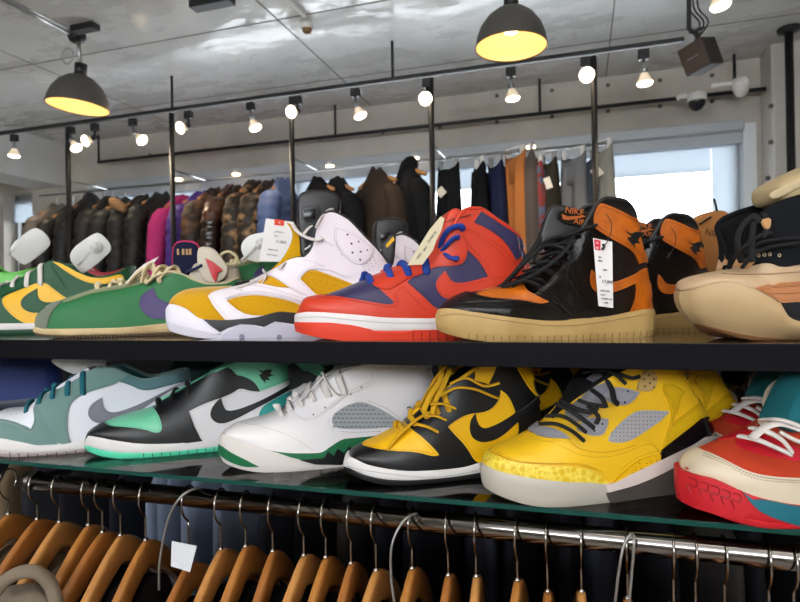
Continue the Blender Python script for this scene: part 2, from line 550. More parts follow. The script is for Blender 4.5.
        # insole
        g = [[(float(S.upper_pt(ss[i], 1 - depth)[0]), sd * float(S.upper_pt(ss[i], 1 - depth)[1]), float(S.upper_pt(ss[i], 1 - depth)[2])) for sd in (-1, 0, 1)] for i in range(k0, len(ss))]
        L.grid(g)
        L.build('lining', lining, S.root, True)
        T = MB(); g = []
        for i in range(max(k0 - 4, 0), len(ss)):
            if S.cf(ss[i]) > .8: break
            xx, ww, zz = S.upper_pt(ss[i], .97); row = []
            for yv in np.linspace(-1, 1, 9): row.append((float(xx) - .002 * (1 - yv * yv), yv * float(ww) * .985, float(zz) + .006 * (1 - yv * yv) - .001))
            g.append(row)
        if len(g) > 2: T.grid(g); T.build('tongue_bed', bed or rimm or m, S.root, True)
        if rimr > 0:
            pts = []
            for i in range(k0 + 2, len(ss)):
                xx, ww, zz = S.upper_pt(ss[i], 1.0); pts.append((float(xx), -float(ww) + rimr * .6, float(zz) - .0005))
            pts2 = [(p[0], -p[1], p[2]) for p in pts[::-1]]
            t = MB(); t.tube(pts + pts2[1:], rimr, 8); t.build('collar_rim', rimm or m, S.root, True)
        return o
    def sole(S, m, name='sole', a0=0, a1=1, ex=.003, label=None, s0=0, s1=1, groove=0, cut=None):
        t = np.linspace(0, 1, 90)
        ss = np.sin((t - .5) * PI) * .5 + .5
        ss = s0 + (s1 - s0) * ss
        al = np.linspace(a0, a1, 7)
        ring = []
        for k, a in enumerate(al):
            e = ex - (.0012 if k in (0, len(al) - 1) else 0)
            x, wd, z = S.sole_pt(ss, np.full_like(ss, a), e)
            g = np.zeros_like(ss)
            row = [(x[i], -wd[i], z[i]) for i in range(len(ss))] + [(x[i], wd[i], z[i]) for i in range(len(ss) - 2, 0, -1)]
            ring.append(row)
        M = MB(); M.grid(ring, closed_v=True)
        n = len(ss); m2 = len(ring[0])
        def cap(b, rev):
            for i in range(n - 1):
                j0, j1 = i, i + 1; k0 = (m2 - i) % m2; k1 = (m2 - i - 1) % m2
                q = (b + j0, b + j1, b + k1, b + k0)
                q2 = []
                for v in q:
                    if v not in q2: q2.append(v)
                if len(q2) > 2: M.f.append(tuple(q2[::-1] if rev else q2))
        cap(0, False); cap((len(al) - 1) * m2, True)
        o = M.build(name, m, S.root, True); shade(o, 50)
        if label: o['label'] = label
        return o
    def tube(S, name, m, pts, r, flat=1.0, n=10, up=(0, 0, 1), parent=None, label=None, cnt=None):
        M = MB()
        P = catmull(pts, cnt or max(len(pts) * 6, 8))
        M.tube(P, r, n, True, flat, up)
        o = M.build(name, m, parent or S.root, True)
        if label: o['label'] = label
        return o
    def tubepx(S, name, m, pts, r, **k):                  # pts = (px, py, local y)
        return S.tube(name, m, [S.un(a, b, c) for a, b, c in pts], r, **k)
    def grooves(S, m, s0, s1, n, a0=.02, a1=.3, ex=.0036, wd=.0006, name='outsole_groove'):
        M = MB()
        for k in range(n):
            s = s0 + (s1 - s0) * k / (n - 1)
            P = []
            for a in np.linspace(a0, a1, 4):
                x, w_, z = S.sole_pt(np.array([s]), np.array([a]), ex); P.append((float(x[0]), -float(w_[0]), float(z[0])))
            M.tube(P, wd, 5)
        o = M.build(name, m, S.root); o['kind'] = 'stuff' if False else 'thing'; del o['kind']
        return o
    def laces(S, m, ss, a0=.8, r=.0026, lift=.004, flat=.6, name='lace', skew=.015, crisscross=True):
        for k, s in enumerate(ss):
            s2 = s + skew if k % 2 else s - skew
            pts = []
            for sd, q in ((-1, s), (1, s2)):
                arc = []
                for a in (a0, (a0 + 1) / 2, 1.0):
                    p, n = S.P3(S.upper_pt, np.array([q]), np.array([a]), sd, .0018 if a == a0 else .0038)
                    arc.append(p[0])
                pts.append(arc)
            l, rr = pts[0], pts[1][::-1]
            midp = (l[-1] + rr[0]) / 2 + np.array([-.001, 0, lift])
            a_in = l[0] + np.array([0.001, .006, -.004]); b_in = rr[-1] + np.array([0.001, -.006, -.004])
            P = catmull([a_in] + l + [midp] + rr + [b_in], 26)
            M = MB(); M.tube(P, r, 8, True, flat, (0, 0, 1)); M.build(name, m, S.root, True)
    def tongue(S, m, px, hw=.026, th=.007, name='tongue', taper=1.0, bow=.012, label=None):
        C = catmull([S.un(a, b, 0.0) for a, b in px], 18)
        rows = []
        n = len(C)
        for i, c in enumerate(C):
            t = C[min(i + 1, n - 1)] - C[max(i - 1, 0)]; t = t / np.linalg.norm(t)
            nrm = np.array([-t[2], 0, t[0]])
            u = i / (n - 1)
            wv = hw * (0.75 + .25 * u) * (math.sqrt(max(1 - max(0, (u - .86) / .14) ** 2, .12)) if u > .86 else 1)
            row = []
            for k in range(24):
                an = 2 * PI * k / 24
                cy, cz = math.cos(an), math.sin(an)
                yy = wv * math.copysign(abs(cy) ** .7, cy); tt = th / 2 * math.copysign(abs(cz) ** .7, cz)
                row.append(c + np.array([0, yy, 0]) + nrm * (tt - bow * (yy / hw) ** 2))
            rows.append(row)
        M = MB(); M.grid(rows, closed_v=True, capu=True)
        o = M.build(name, m, S.root, True)
        if label: o['label'] = label
        return o, C
    def dots(S, name, m, px, r=.0011, surf=None, off=.0016, both=True):
        M = MB(); surf = surf or S.upper_pt
        for q in px:
            s, a = S.inv(surf, q[0], q[1]); rr = q[2] if len(q) > 2 else r
            for sd in (-1, 1) if both else (-1,):
                p, n = S.P3(surf, np.array([s]), np.array([a]), sd, off); p, n = Vector(p[0]), Vector(n[0])
                t = n.orthogonal().normalized(); b = n.cross(t)
                v = [p + (t * math.cos(k * PI / 4) + b * math.sin(k * PI / 4)) * rr + n * .0003 for k in range(8)]
                M.add(v, [tuple(range(8)) if n.dot(b.cross(t)) < 0 else tuple(range(8))])
        return M.build(name, m, S.root)
    def seam(S, m, px, r=.0004, off=.0018, name='stitching', surf=None, dash=True, both=False):
        surf = surf or S.upper_pt
        C = catmull([np.array(q, float) for q in px], max(8, len(px) * 6))
        sa = np.array([S.inv(surf, q[0], q[1]) for q in C])
        M = MB()
        for sd in ((-1, 1) if both else (-1,)):
            p, n = S.P3(surf, sa[:, 0], sa[:, 1], sd, off)
            if dash:
                d = np.concatenate([[0], np.cumsum(np.linalg.norm(np.diff(p, axis=0), axis=1))])
                L = d[-1]; st = .0032; k = 0
                while k * st < L - st:
                    q = [[np.interp(k * st + f, d, p[:, i]) for i in range(3)] for f in (0, st * .6)]
                    M.tube(q, r, 4, True); k += 1
            else: M.tube(list(p), r, 5, True)
        return M.build(name, m, S.root, False)
def toe_from(heel_px, Yh, L, phi):
    h = atY(heel_px, 300, Yh); t = h - L * np.array([math.cos(phi), math.sin(phi), 0])
    return (float(proj(t)[0]), 320), float(t[1])
def card(name, corners, th, m, parent=None, sub=1):
    """thin slab from 4 world corners"""
    c = [Vector(q) for q in corners]
    n = (c[1] - c[0]).cross(c[3] - c[0]).normalized() * th / 2
    v = [q + n for q in c] + [q - n for q in c]
    return mesh_obj(name, v, [(0, 1, 2, 3), (7, 6, 5, 4), (0, 4, 5, 1), (1, 5, 6, 2), (2, 6, 7, 3), (3, 7, 4, 0)], m, parent, False)
def text_obj(name, body, m, parent, M, size, ext=.0002, sx=1):
    cu = bpy.data.curves.new(name, 'FONT'); cu.body = body; cu.size = size; cu.extrude = ext; cu.align_x = 'CENTER'; cu.align_y = 'CENTER'
    cu.resolution_u = 2
    t = bpy.data.objects.new(name, cu); COL.objects.link(t)
    dg = bpy.context.evaluated_depsgraph_get(); me = bpy.data.meshes.new_from_object(t.evaluated_get(dg))
    bpy.data.objects.remove(t); bpy.data.curves.remove(cu)
    o = bpy.data.objects.new(name, me); me.materials.clear(); me.materials.append(m); COL.objects.link(o)
    o.parent = parent; o.matrix_local = M @ Matrix.Diagonal((sx, 1, 1, 1))
    return o
# ================================================================== the room
CEIL = 3.10
YW = 4.42          # back wall face
YE = .702          # front edge of the display shelves
Z1, Z2 = 1.45, 1.255
YR = .728          # clothes rail axis

def concrete(name, c1, c2, rough, patch=None, rp=.15):
    m = mat(name, c1, rough, 'noise', 9, .25, .01)
    nt = m.node_tree; b = nt.nodes['Principled BSDF']; N = nt.nodes.new; L = nt.links.new
    tc = N('ShaderNodeTexCoord')
    n = N('ShaderNodeTexNoise'); n.inputs['Scale'].default_value = 1.6; n.inputs['Detail'].default_value = 8; n.inputs['Roughness'].default_value = .65
    r = N('ShaderNodeValToRGB'); r.color_ramp.elements[0].position = .35; r.color_ramp.elements[1].position = .7
    r.color_ramp.elements[0].color = s2l(c1); r.color_ramp.elements[1].color = s2l(c2)
    L(tc.outputs['Object'], n.inputs['Vector']); L(n.outputs['Fac'], r.inputs[0]); L(r.outputs[0], b.inputs['Base Color'])
    if patch:
        mp = N('ShaderNodeMapping'); mp.inputs['Scale'].default_value = (1.0, 2.4, 1)
        mp.inputs['Rotation'].default_value = (0, 0, .5)
        n2 = N('ShaderNodeTexNoise'); n2.inputs['Scale'].default_value = patch; n2.inputs['Detail'].default_value = 7; n2.inputs['Roughness'].default_value = .7
        r2 = N('ShaderNodeMapRange'); r2.inputs[1].default_value = .47; r2.inputs[2].default_value = .53
        r2.inputs[3].default_value = rp; r2.inputs[4].default_value = rough
        L(tc.outputs['Object'], mp.inputs['Vector']); L(mp.outputs[0], n2.inputs['Vector']); L(n2.outputs['Fac'], r2.inputs[0]); L(r2.outputs[0], b.inputs['Roughness'])
    return m
m_ceil = concrete('ceiling_concrete', 'c2c2c0', 'dddddc', .5, 1.5, .16)
m_beam = concrete('beam_concrete', 'a8a298', 'c3bdb3', .7)
m_col = concrete('column_concrete', 'b3afa8', 'cbc7c0', .6)
m_pale = mat('pale_paint', 'cfd2d4', .5)
m_black = mat('black_steel', '17171a', .45, 'noise', 200, .1)
m_floor = concrete('floor_concrete', 'a29b91', 'b8b1a6', .4)
m_frame = mat('window_frame_grey', '8d8f90', .4, metal=.3)
def xz(px, py, Y):
    q = atY(px, py, Y); return q[0], q[2]

mb = MB(); mb.box(-7, 4, -3, 6, -.1, 0); struct('floor', mb, m_floor)
mb = MB(); mb.box(-7, 4, -3, 6, CEIL, CEIL + .15); struct('ceiling', mb, m_ceil)
# formwork seams in the ceiling
mb = MB()
for Y in (1.1, 2.0, 2.9, 3.8): mb.box(-6.9, 3.9, Y - .004, Y + .004, CEIL - .002, CEIL + .001)
for X in (-3.4, -1.6, .2, 2.0): mb.box(X - .004, X + .004, -2.9, 4.4, CEIL - .002, CEIL + .001)
struct('trim_1', mb, mat('seam_line', '77736e', .7))
xl = xz(33, 250, YW)[0]; xj = xz(103, 200, YW)[0]; xr = xz(744, 200, YW)[0]; xc = xz(757, 200, YW)[0]
ZH = 2.67; ZS = .95
mb = MB(); mb.box(-7, 4, YW, YW + .25, ZH, CEIL); mb.box(-7, 4, YW, YW + .25, 0, ZS)
mb.box(xl, xz(88, 200, YW)[0], YW, YW + .25, ZS, ZH); mb.box(xc, 4, YW, YW + .25, ZS, ZH); mb.box(-7, -5.6, YW, YW + .25, ZS, ZH)
struct('wall_back', mb, m_beam)
mb = MB(); mb.box(-7.1, -7, -3, 6, 0, CEIL); struct('wall_left', mb, m_col)
mb = MB(); mb.box(4, 4.1, -3, 6, 0, CEIL); struct('wall_right', mb, m_col)
mb = MB(); mb.box(-7, 4, -3.1, -3, 0, 2.0); mb.box(-7, 4, -3.1, -3, 2.75, CEIL); mb.box(-7, -3.6, -3.1, -3, 2.0, 2.75); mb.box(2.4, 4, -3.1, -3, 2.0, 2.75)
struct('wall_front', mb, m_col)
# column at the right, beam running into the room at the left
mb = MB(); mb.box(xc + .03, 2.6, 4.18, YW, 0, CEIL, .015)
struct('trim_2', mb, m_col)
xb = xz(66, 187, YW)[0]
mb = MB(); mb.box(xb - .4, xb, .6, YW, 2.68, CEIL, .01); struct('trim_3', mb, mat('pale_beam', 'cfd0cf', .55, 'noise', 6, .2, .01))
# pale window reveals, head and sill
mb = MB(); mb.box(xr, xc, YW - .01, YW + .2, ZS, ZH); mb.box(xz(88, 200, YW)[0], xj, YW - .01, YW + .2, ZS, ZH)
struct('trim_4', mb, m_pale)
mb = MB(); mb.box(xj, xr, YW - .05, YW + .1, ZH - .05, ZH + .02, .008); mb.box(xj, xr, YW + .02, YW + .16, ZH - .12, ZH - .05)
struct('trim_5', mb, mat('window_head', 'a8adb2', .45))
# form tie holes in the beam and the column
mb = MB()
for px in (150, 205, 262, 320, 383, 440, 497, 552, 608, 660, 712):
    for k in (0, 1):
        q = atY(px, 150 - (px - 200) * .095 - k * 26, YW)
        Mx = Matrix.Translation(q + np.array([0, -.002, 0])) @ Matrix.Rotation(PI / 2, 4, 'X')
        if q[2] < CEIL - .04: mb.lathe([(0.0, .0), (.014, 0.0), (.016, -.003)], 12, Mx)
for px, py in ((771, 106), (768, 178), (771, 142)):
    q = atY(px, py, 4.18)
    mb.lathe([(0, 0), (.014, 0), (.016, -.003)], 12, Matrix.Translation(q + np.array([0, -.002, 0])) @ Matrix.Rotation(PI / 2, 4, 'X'))
struct('trim_6', mb, mat('tie_hole', '57524c', .8))

# windows: frame, pane, blind
m_pane = bpy.data.materials.new('window_pane'); m_pane.use_nodes = True
nt = m_pane.node_tree; nt.nodes.clear()
o_ = nt.nodes.new('ShaderNodeOutputMaterial'); mx = nt.nodes.new('ShaderNodeMixShader'); tr = nt.nodes.new('ShaderNodeBsdfTransparent'); gl = nt.nodes.new('ShaderNodeBsdfGlossy')
fr = nt.nodes.new('ShaderNodeFresnel'); fr.inputs[0].default_value = 1.45; gl.inputs['Roughness'].default_value = .02
tr.inputs[0].default_value = (.97, .99, 1, 1)
nt.links.new(fr.outputs[0], mx.inputs[0]); nt.links.new(tr.outputs[0], mx.inputs[1]); nt.links.new(gl.outputs[0], mx.inputs[2]); nt.links.new(mx.outputs[0], o_.inputs[0])
m_blind = bpy.data.materials.new('roller_blind'); m_blind.use_nodes = True
nt = m_blind.node_tree; nt.nodes.clear()
o_ = nt.nodes.new('ShaderNodeOutputMaterial'); mx = nt.nodes.new('ShaderNodeMixShader'); tr = nt.nodes.new('ShaderNodeBsdfTranslucent'); df = nt.nodes.new('ShaderNodeBsdfDiffuse')
mx.inputs[0].default_value = .6; tr.inputs[0].default_value = s2l('c6ccd2'); df.inputs[0].default_value = s2l('cfd3d6')
nt.links.new(tr.outputs[0], mx.inputs[1]); nt.links.new(df.outputs[0], mx.inputs[2]); nt.links.new(mx.outputs[0], o_.inputs[0])
mx.inputs[0].default_value = .38
YG = YW + .13
zb_ = xz(700, 170, YG)[1]
def window(n, x0, x1, muls, blinds):
    mb = MB(); b = .035
    mb.box(x0, x0 + b, YG, YG + .05, ZS, ZH); mb.box(x1 - b, x1, YG, YG + .05, ZS, ZH)
    mb.box(x0, x1, YG, YG + .05, ZH - .1, ZH); mb.box(x0, x1, YG, YG + .05, ZS, ZS + .05)
    for q in muls: mb.box(q - .018, q + .018, YG, YG + .05, ZS, ZH)
    o = struct('window_%d' % n, mb, m_frame)
    mb = MB(); mb.box(x0 + b, x1 - b, YG + .022, YG + .028, ZS + .05, ZH - .1); mb.build('pane', m_pane, o)
    mb = MB()
    for bx0, bx1, bz in blinds:
        mb.box(bx0, bx1, YG - .030, YG - .028, bz, ZH - .06); mb.box(bx0, bx1, YG - .034, YG - .024, bz - .02, bz)
    mb.build('roller_blind', m_blind, o)
xq = xz(712, 200, YG - .03)[0]
window(1, xj, xr, [xz(300, 200, YG)[0], xz(505, 200, YG)[0]], [(xj, xq - .002, zb_), (xq, xr, ZS + .05)])
window(2, -5.6, xl, [], [(-5.6, xl, zb_)])

# ================================================================== ceiling fittings
m_bulb = mat('bulb_face', 'ffffff', .4, emit='ffe9c4', estr=9)
m_bulb2 = mat('bulb_glass', 'e8e0d2', .25, emit='ffdca8', estr=.35)
m_white = mat('white_plastic', 'dcdad5', .4)
m_steel = mat('galvanised_steel', 'a8aaac', .35, metal=.9)
def rod(name, pts, r, m, parent=None): 
    mb = MB(); mb.tube(pts, r, 10); return mb.build(name, m, parent, True)
YT = 3.37; ZT = 2.86
t = empty('lighting_track', (0, YT, ZT), 0, 'long black lighting track hung on rods below the concrete ceiling', 'light track')
def loc(P, T=t): return tuple(np.asarray(P, float) - np.array(T.location))
x0 = xz(-60, 140, YT)[0]; x1 = xz(684, 43, YT)[0]
mb = MB(); mb.box(x0, x1, -.014, .014, -.006, .018, .003); mb.build('track', m_black, t)
for px in (172, 393): 
    X = xz(px, 100, YT)[0]; rod('hanger_rod', [(X, 0, 0), (X, 0, CEIL - ZT)], .009, m_black, t)
posts = []
for px in (68, 172, 292, 432, 595):
    X = xz(px, 150, YT)[0]
    o = rod('rack_post', [(X, YT, 0), (X, YT, ZT - .019)], .017, m_black)
    tag(o, {68: 'black steel post by the left concrete column behind the dark jackets', 172: 'black steel post dividing the black puffers from the pink coat', 292: 'black steel post beside the blue puffer jacket',
            432: 'black steel post beside the black trousers with a white tag', 595: 'black steel post in front of the grey jeans at the rail end'}[px], 'post', 'rack posts under the light track')
pr = empty('garment_rail', (0, 3.75, 2.45), 0, 'thin pale steel garment rail running along the windows', 'rail')
mb = MB(); mb.tube([(xz(40, 190, 3.75)[0], 0, 0), (xz(612, 146, 3.75)[0], 0, 0)], .011, 10); mb.build('tube', m_steel, pr, True)
for px in (68, 172, 292, 432, 595):
    X = xz(px, 150, YT)[0]; rod('bracket', [(X, -.36, 0), (X, 0, 0)], .007, m_steel, pr)

def spot(px, bx, by, r, face, txt, Y=YT, ZM=ZT, power=6):
    X = xz(px, 80, Y)[0]
    b = atY(bx, by, Y - (.03 if face else -.0)); b[2] = b[2]
    root = empty('track_spotlight', (X, Y, ZM - .018), 0, txt, 'spotlight', 'bulbs along the lighting track')
    bl = np.array([b[0] - X, b[1] - Y, b[2] - ZM + .018])
    mb = MB(); mb.box(-.028, .028, -.018, .018, -.055, 0, .005); mb.build('adapter', m_black, root)
    neck = Vector((0, 0, -.055)); pt = Vector((0.0, 0, -.09))
    d = (Vector(bl) - pt).normalized()
    if face: d = (Vector((0, -1, -.25)) + d * .5).normalized()
    base = Vector(bl) - d * .075
    mb = MB(); mb.tube([neck, pt, pt.lerp(base, .5)], .009, 8); mb.tube([pt.lerp(base, .3), base + d * .012], .02, 12); mb.build('socket', m_steel if not face else m_black, root, True)
    Mx = Matrix.Translation(base) @ d.to_track_quat('Z', 'Y').to_matrix().to_4x4()
    mb = MB(); mb.lathe([(.016, 0), (.018, .012), (.028, .035), (.040, .055), (.041, .065)], 20, Mx); mb.build('bulb', m_bulb2, root, True)
    mb = MB(); mb.lathe([(.041, .065), (.036, .074), (.02, .08), (0, .082)], 20, Mx); mb.build('bulb_face', m_bulb, root, True)
    l = bpy.data.lights.new('bulb_light', 'SPOT'); l.energy = power; l.color = (1, .8, .55); l.spot_size = math.radians(100); l.spot_blend = .6; l.shadow_soft_size = .03
    lo = bpy.data.objects.new('bulb_light', l); COL.objects.link(lo); lo.parent = root
    lo.matrix_local = Matrix.Translation(Vector(bl) + d * .03) @ (-d).to_track_quat('Z', 'Y').to_matrix().to_4x4()
for a in ((13.5, 14, 157, 7, 0, 'leftmost bulb on the lighting track, pointing down above the far left window'),
          (70, 77, 149, 6, 0, 'bulb on the lighting track tucked against the leftmost post'),
          (94, 84, 141, 8, 1, 'round glowing bulb just under the left grey pendant lamp'),
          (132, 143, 141, 6, 0, 'downturned bulb between the left pendant lamp and the second post'),
          (188, 179, 128, 7, 1, 'round glowing bulb just right of the second post'),
          (250, 256, 129, 7, 0, 'downturned bulb above the brown camouflage jackets'),
          (297, 290, 112, 8, 1, 'round glowing bulb beside the third post'),
          (355, 361, 117, 7, 0, 'downturned bulb above the dark brown jacket'),
          (427, 425, 99, 8, 1, 'round glowing bulb beside the fourth post'),
          (511, 513, 100, 7, 0, 'downturned bulb under the right grey pendant lamp'),
          (586, 587, 75, 9, 1, 'round glowing bulb beside the rightmost rack post'),
          (644, 645, 85, 7, 0, 'downturned bulb left of the tilted speaker')):
    spot(*a)
# single bulb at the top right on its own drop
spot(712, 721, 8, 9, 0, 'bulb at the top right above the tilted speaker', 2.75, CEIL, 4)

# added glowing caps imitating reflections of bulbs in the window glass
for k, (px, py) in enumerate(((179, 181), (236, 176), (330, 168), (415, 160), (531, 149))):
    q = atY(px, py, YW - .09)
    root = empty('window_lamp', (q[0], q[1], q[2] + .02), 0, ['small lamp on the window head above the pink coat', 'small lamp on the window head above the brown jacket', 'small lamp on the window head above the black coat', 'small lamp on the window head above the black hood', 'small lamp on the window head above the orange trousers'][k], 'lamp', 'small lamps along the window head')
    mb = MB(); mb.lathe([(0, .03), (.02, .03), (.03, .01), (.034, 0)], 14); mb.build('housing', m_white, root, True)
    mb = MB(); mb.lathe([(.034, 0), (.03, -.016), (.015, -.026), (0, -.028)], 14); mb.build('diffuser', mat('lamp_warm', 'ffffff', .4, emit='ffe2ae', estr=5), root, True)

# conduit near the wall with its droppers
YP = 4.30; zp = xz(400, 129, YP)[1]
cp = empty('black_conduit', (0, YP, zp), 0, 'black conduit pipe running in front of the concrete beam', 'pipe')
mb = MB(); mb.tube([(xz(98, 162, YP)[0], 0, 0), (xz(800, 84, YP)[0], 0, 0)], .014, 10); mb.build('pipe', m_black, cp, True)
for px in (98, 335, 540, 735):
    X = xz(px, 110, YP)[0]; rod('dropper', [(X, 0, 0), (X, 0, CEIL - zp)], .010, m_black, cp)
for px in (98, 172, 292, 432, 595):
    X = xz(px, 120, YP)[0]
# security cameras on the conduit
def camera_dome(px, py, r, label, arm):
    q = atY(px, py, YP - .1); root = empty('security_camera', q, 0, label, 'security camera')
    mb = MB(); mb.lathe([(0, .05), (r * .9, .05), (r, .035), (r, .005), (r * .9, -.002)], 24); mb.build('housing', m_white, root, True)
    mb = MB(); mb.lathe([(r * .9, 0), (r * .84, -.03), (r * .5, -.056), (0, -.066)], 24); mb.build('dome', mat('dark_dome', '22242a', .08) if arm == 0 else m_white, root, True)
    mb = MB(); mb.box(-.02, .02, 0, .1, .02, .06, .004); 
    if arm: mb.box(-.17, -.02, -.01, .01, .02, .04, .003)
    else: mb.tube([(-.12, .0, .03), (-.1, 0, .04), (-.06, 0, .04)], .016, 8)
    mb.build('bracket', m_white, root)
camera_dome(697, 101, .058, 'white dome security camera with dark lens on the conduit', 0)
camera_dome(741, 87, .052, 'white security camera with side arm by the right column', 1)

# pole at the far right with ceiling flange
X = xz(790, 100, 3.99)[0]
pl = empty('support_pole', (X, 3.99, 0), 0, 'tall black pole with round ceiling flange at the right edge', 'pole')
rod('pole', [(0, 0, 0), (0, 0, CEIL - .01)], .023, m_black, pl)
mb = MB(); mb.lathe([(.023, CEIL - .03), (.06, CEIL - .02), (.062, CEIL), (0, CEIL)], 20); mb.build('flange', m_black, pl, True)

# pendants
m_shade = mat('pendant_grey', '4b4844', .5)
m_shin = mat('pendant_inside', 'd8c08c', .6)
def pendant(px, py, D, dia, tilt, label, drop=None):
    d = ray(px, py); c = EYE + d * D
    root = empty('pendant_lamp', c, 0, label, 'pendant lamp', None)
    R = Matrix.Rotation(tilt, 4, Vector(CF)); r = dia / 2
    outer = [(r, 0), (r * 1.0, .008), (r * .97, r * .25), (r * .86, r * .55), (r * .66, r * .83), (r * .42, r * 1.02), (r * .22, r * 1.10), (r * .20, r * 1.12)]
    mb = MB(); mb.lathe(outer, 40, R); sh = mb.build('shade', m_shade, root, True)
    mb = MB(); mb.lathe([(a - .003, b) if a > .01 else (a, b) for a, b in outer][:-1] + [(0, r * 1.09)], 40, R); mb.build('shade_lining', m_shin, root, True)
    mb = MB(); mb.tube([(R @ Vector((r * math.cos(a), r * math.sin(a), 0))) for a in np.linspace(0, 2 * PI, 41)[:-1]], .004, 6, closed=True); mb.build('rim', mat('rim_brown', '5a4636', .5), root, True)
    mb = MB(); mb.tube([R @ Vector((0, 0, r * 1.1)), R @ Vector((0, 0, r * 1.5))], .034, 16); mb.build('socket', m_black, root, True)
    top = Vector((0, 0, CEIL - c[2])); s = R @ Vector((0, 0, r * 1.5))
    mb = MB(); mb.tube([s, s.lerp(top, .5), top], .012, 8); mb.build('stem', m_steel, root, True)
    mb = MB(); mb.lathe([(0, top.z - .05), (.04, top.z - .045), (.05, top.z - .02), (.05, top.z)], 20, Matrix.Translation((top.x, top.y, 0))); mb.build('ceiling_mount', m_black, root, True)
    mb = MB(); mb.lathe([(0, .0), (.03, .012), (.042, .04), (.03, .075), (.016, .1), (.016, .14)], 20, R @ Matrix.Translation((0, 0, r * .34))); mb.build('bulb', mat('pendant_bulb', 'ffffff', .4, emit='ffe0a0', estr=5), root, True)
    l = bpy.data.lights.new('pendant_light', 'POINT'); l.energy = 1.7; l.color = (1, .74, .42); l.shadow_soft_size = .045
    lo = bpy.data.objects.new('pendant_light', l); COL.objects.link(lo); lo.parent = root; lo.location = R @ Vector((0, 0, r * .22))
    return root
p1 = pendant(78, 107, 3.38, .335, math.radians(5), 'dark grey dome pendant lamp with warm inside at the upper left')
pendant(511, 47, 2.66, .325, math.radians(1), 'dark grey dome pendant lamp cut off by the top edge')
rg = MB(); q0 = EYE + ray(68, 56) * 3.38
rg.tube([q0 + np.array([.04 * math.cos(a), 0, .045 * math.sin(a)]) for a in np.linspace(0, 2 * PI, 30)], .004, 6)
o = rg.build('cord_loop', m_steel, None, True); o.parent = p1; o.location = -p1.location
def atC(px, py, dz=0):
    d = ray(px, py); return EYE + d * ((CEIL - dz - EYE[2]) / d[2])
mb = MB(); mb.tube([atC(-20, -12, .02), atC(70, 33, .02)], .012, 8); mb.tube([atC(-20, -16, .05), atC(66, 28, .05)], .006, 6)
tag(mb.build('ceiling_conduit', m_steel, None, True), 'pale conduit on the ceiling leading to the left pendant lamp', 'pipe')
q = atC(85, 25); mb = MB(); mb.box(q[0] - .08, q[0] + .08, q[1] - .03, q[1] + .03, CEIL - .035, CEIL, .004)
tag(mb.build('ceiling_box', m_black), 'small dark box on the ceiling above the left pendant lamp', 'box')
q = atC(212, -1); mb = MB(); mb.box(q[0] - .12, q[0] + .12, q[1] - .035, q[1] + .035, CEIL - .04, CEIL, .004)
tag(mb.build('ceiling_box', m_black), 'dark box on the ceiling at the top edge left of centre', 'box')
mb = MB(); mb.tube([atC(282, -8, .015), atC(293, 4, .015), atC(304, 16, .02)], .011, 8)
sn = empty('ceiling_sensor', atC(307, 22, .0), 0, 'small white and bronze sensor on the ceiling at the end of a cable', 'sensor')
mb2 = MB(); mb2.lathe([(0, 0), (.035, 0), (.038, -.03), (.03, -.04)], 16); mb2.build('base', m_white, sn, True)
mb2 = MB(); mb2.lathe([(.028, -.04), (.024, -.06), (0, -.07)], 16); mb2.build('lens', mat('bronze', '8a6a48', .3), sn, True)
tag(mb.build('ceiling_cable', m_white, None, True), 'white cable on the ceiling ending at the round sensor', 'cable')

# tilted loudspeaker on its bracket
D = 2.95
c = EYE + ray(701, 57) * D
sp = empty('loudspeaker', c, 0, 'brown black cube speaker hanging tilted at the upper right', 'speaker')
Rm = Matrix.Rotation(math.radians(-38), 4, 'Z') @ Matrix.Rotation(math.radians(14), 4, 'X') @ Matrix.Rotation(math.radians(-12), 4, 'Y')
mb = MB(); mb.box(-.066, .066, -.075, .066, -.072, .072, .006); o = mb.build('cabinet', mat('speaker_brown', '2c2624', .6), sp); o.matrix_local = Rm
mb = MB(); mb.box(-.061, .061, -.079, -.074, -.067, .067, .002); o = mb.build('grille', mat('speaker_cloth', '4f4239', .9, 'weave', 300, .5), sp); o.matrix_local = Rm
mb = MB(); mb.box(-.03, .03, -.081, -.079, -.003, .003); o = mb.build('badge', m_steel, sp); o.matrix_local = Rm
top = atC(689, -25) - c
mb = MB(); mb.tube([(0.0, 0, .06), (-.02, 0, .12), (-.05, .02, .16), tuple(top)], .012, 8); mb.tube([(-.05, .02, .14), (.02, .0, .15)], .006, 6); mb.build('bracket', m_black, sp, True)
mb = MB()
for k in range(3): mb.tube(catmull([(-.03, 0, .08), (.02 * k, .02, .18), (-.05 + .02 * k, 0, .26), tuple(top + np.array([.02 * k, 0, 0]))], 16), .004, 6)
mb.build('cable', m_black, sp, True)

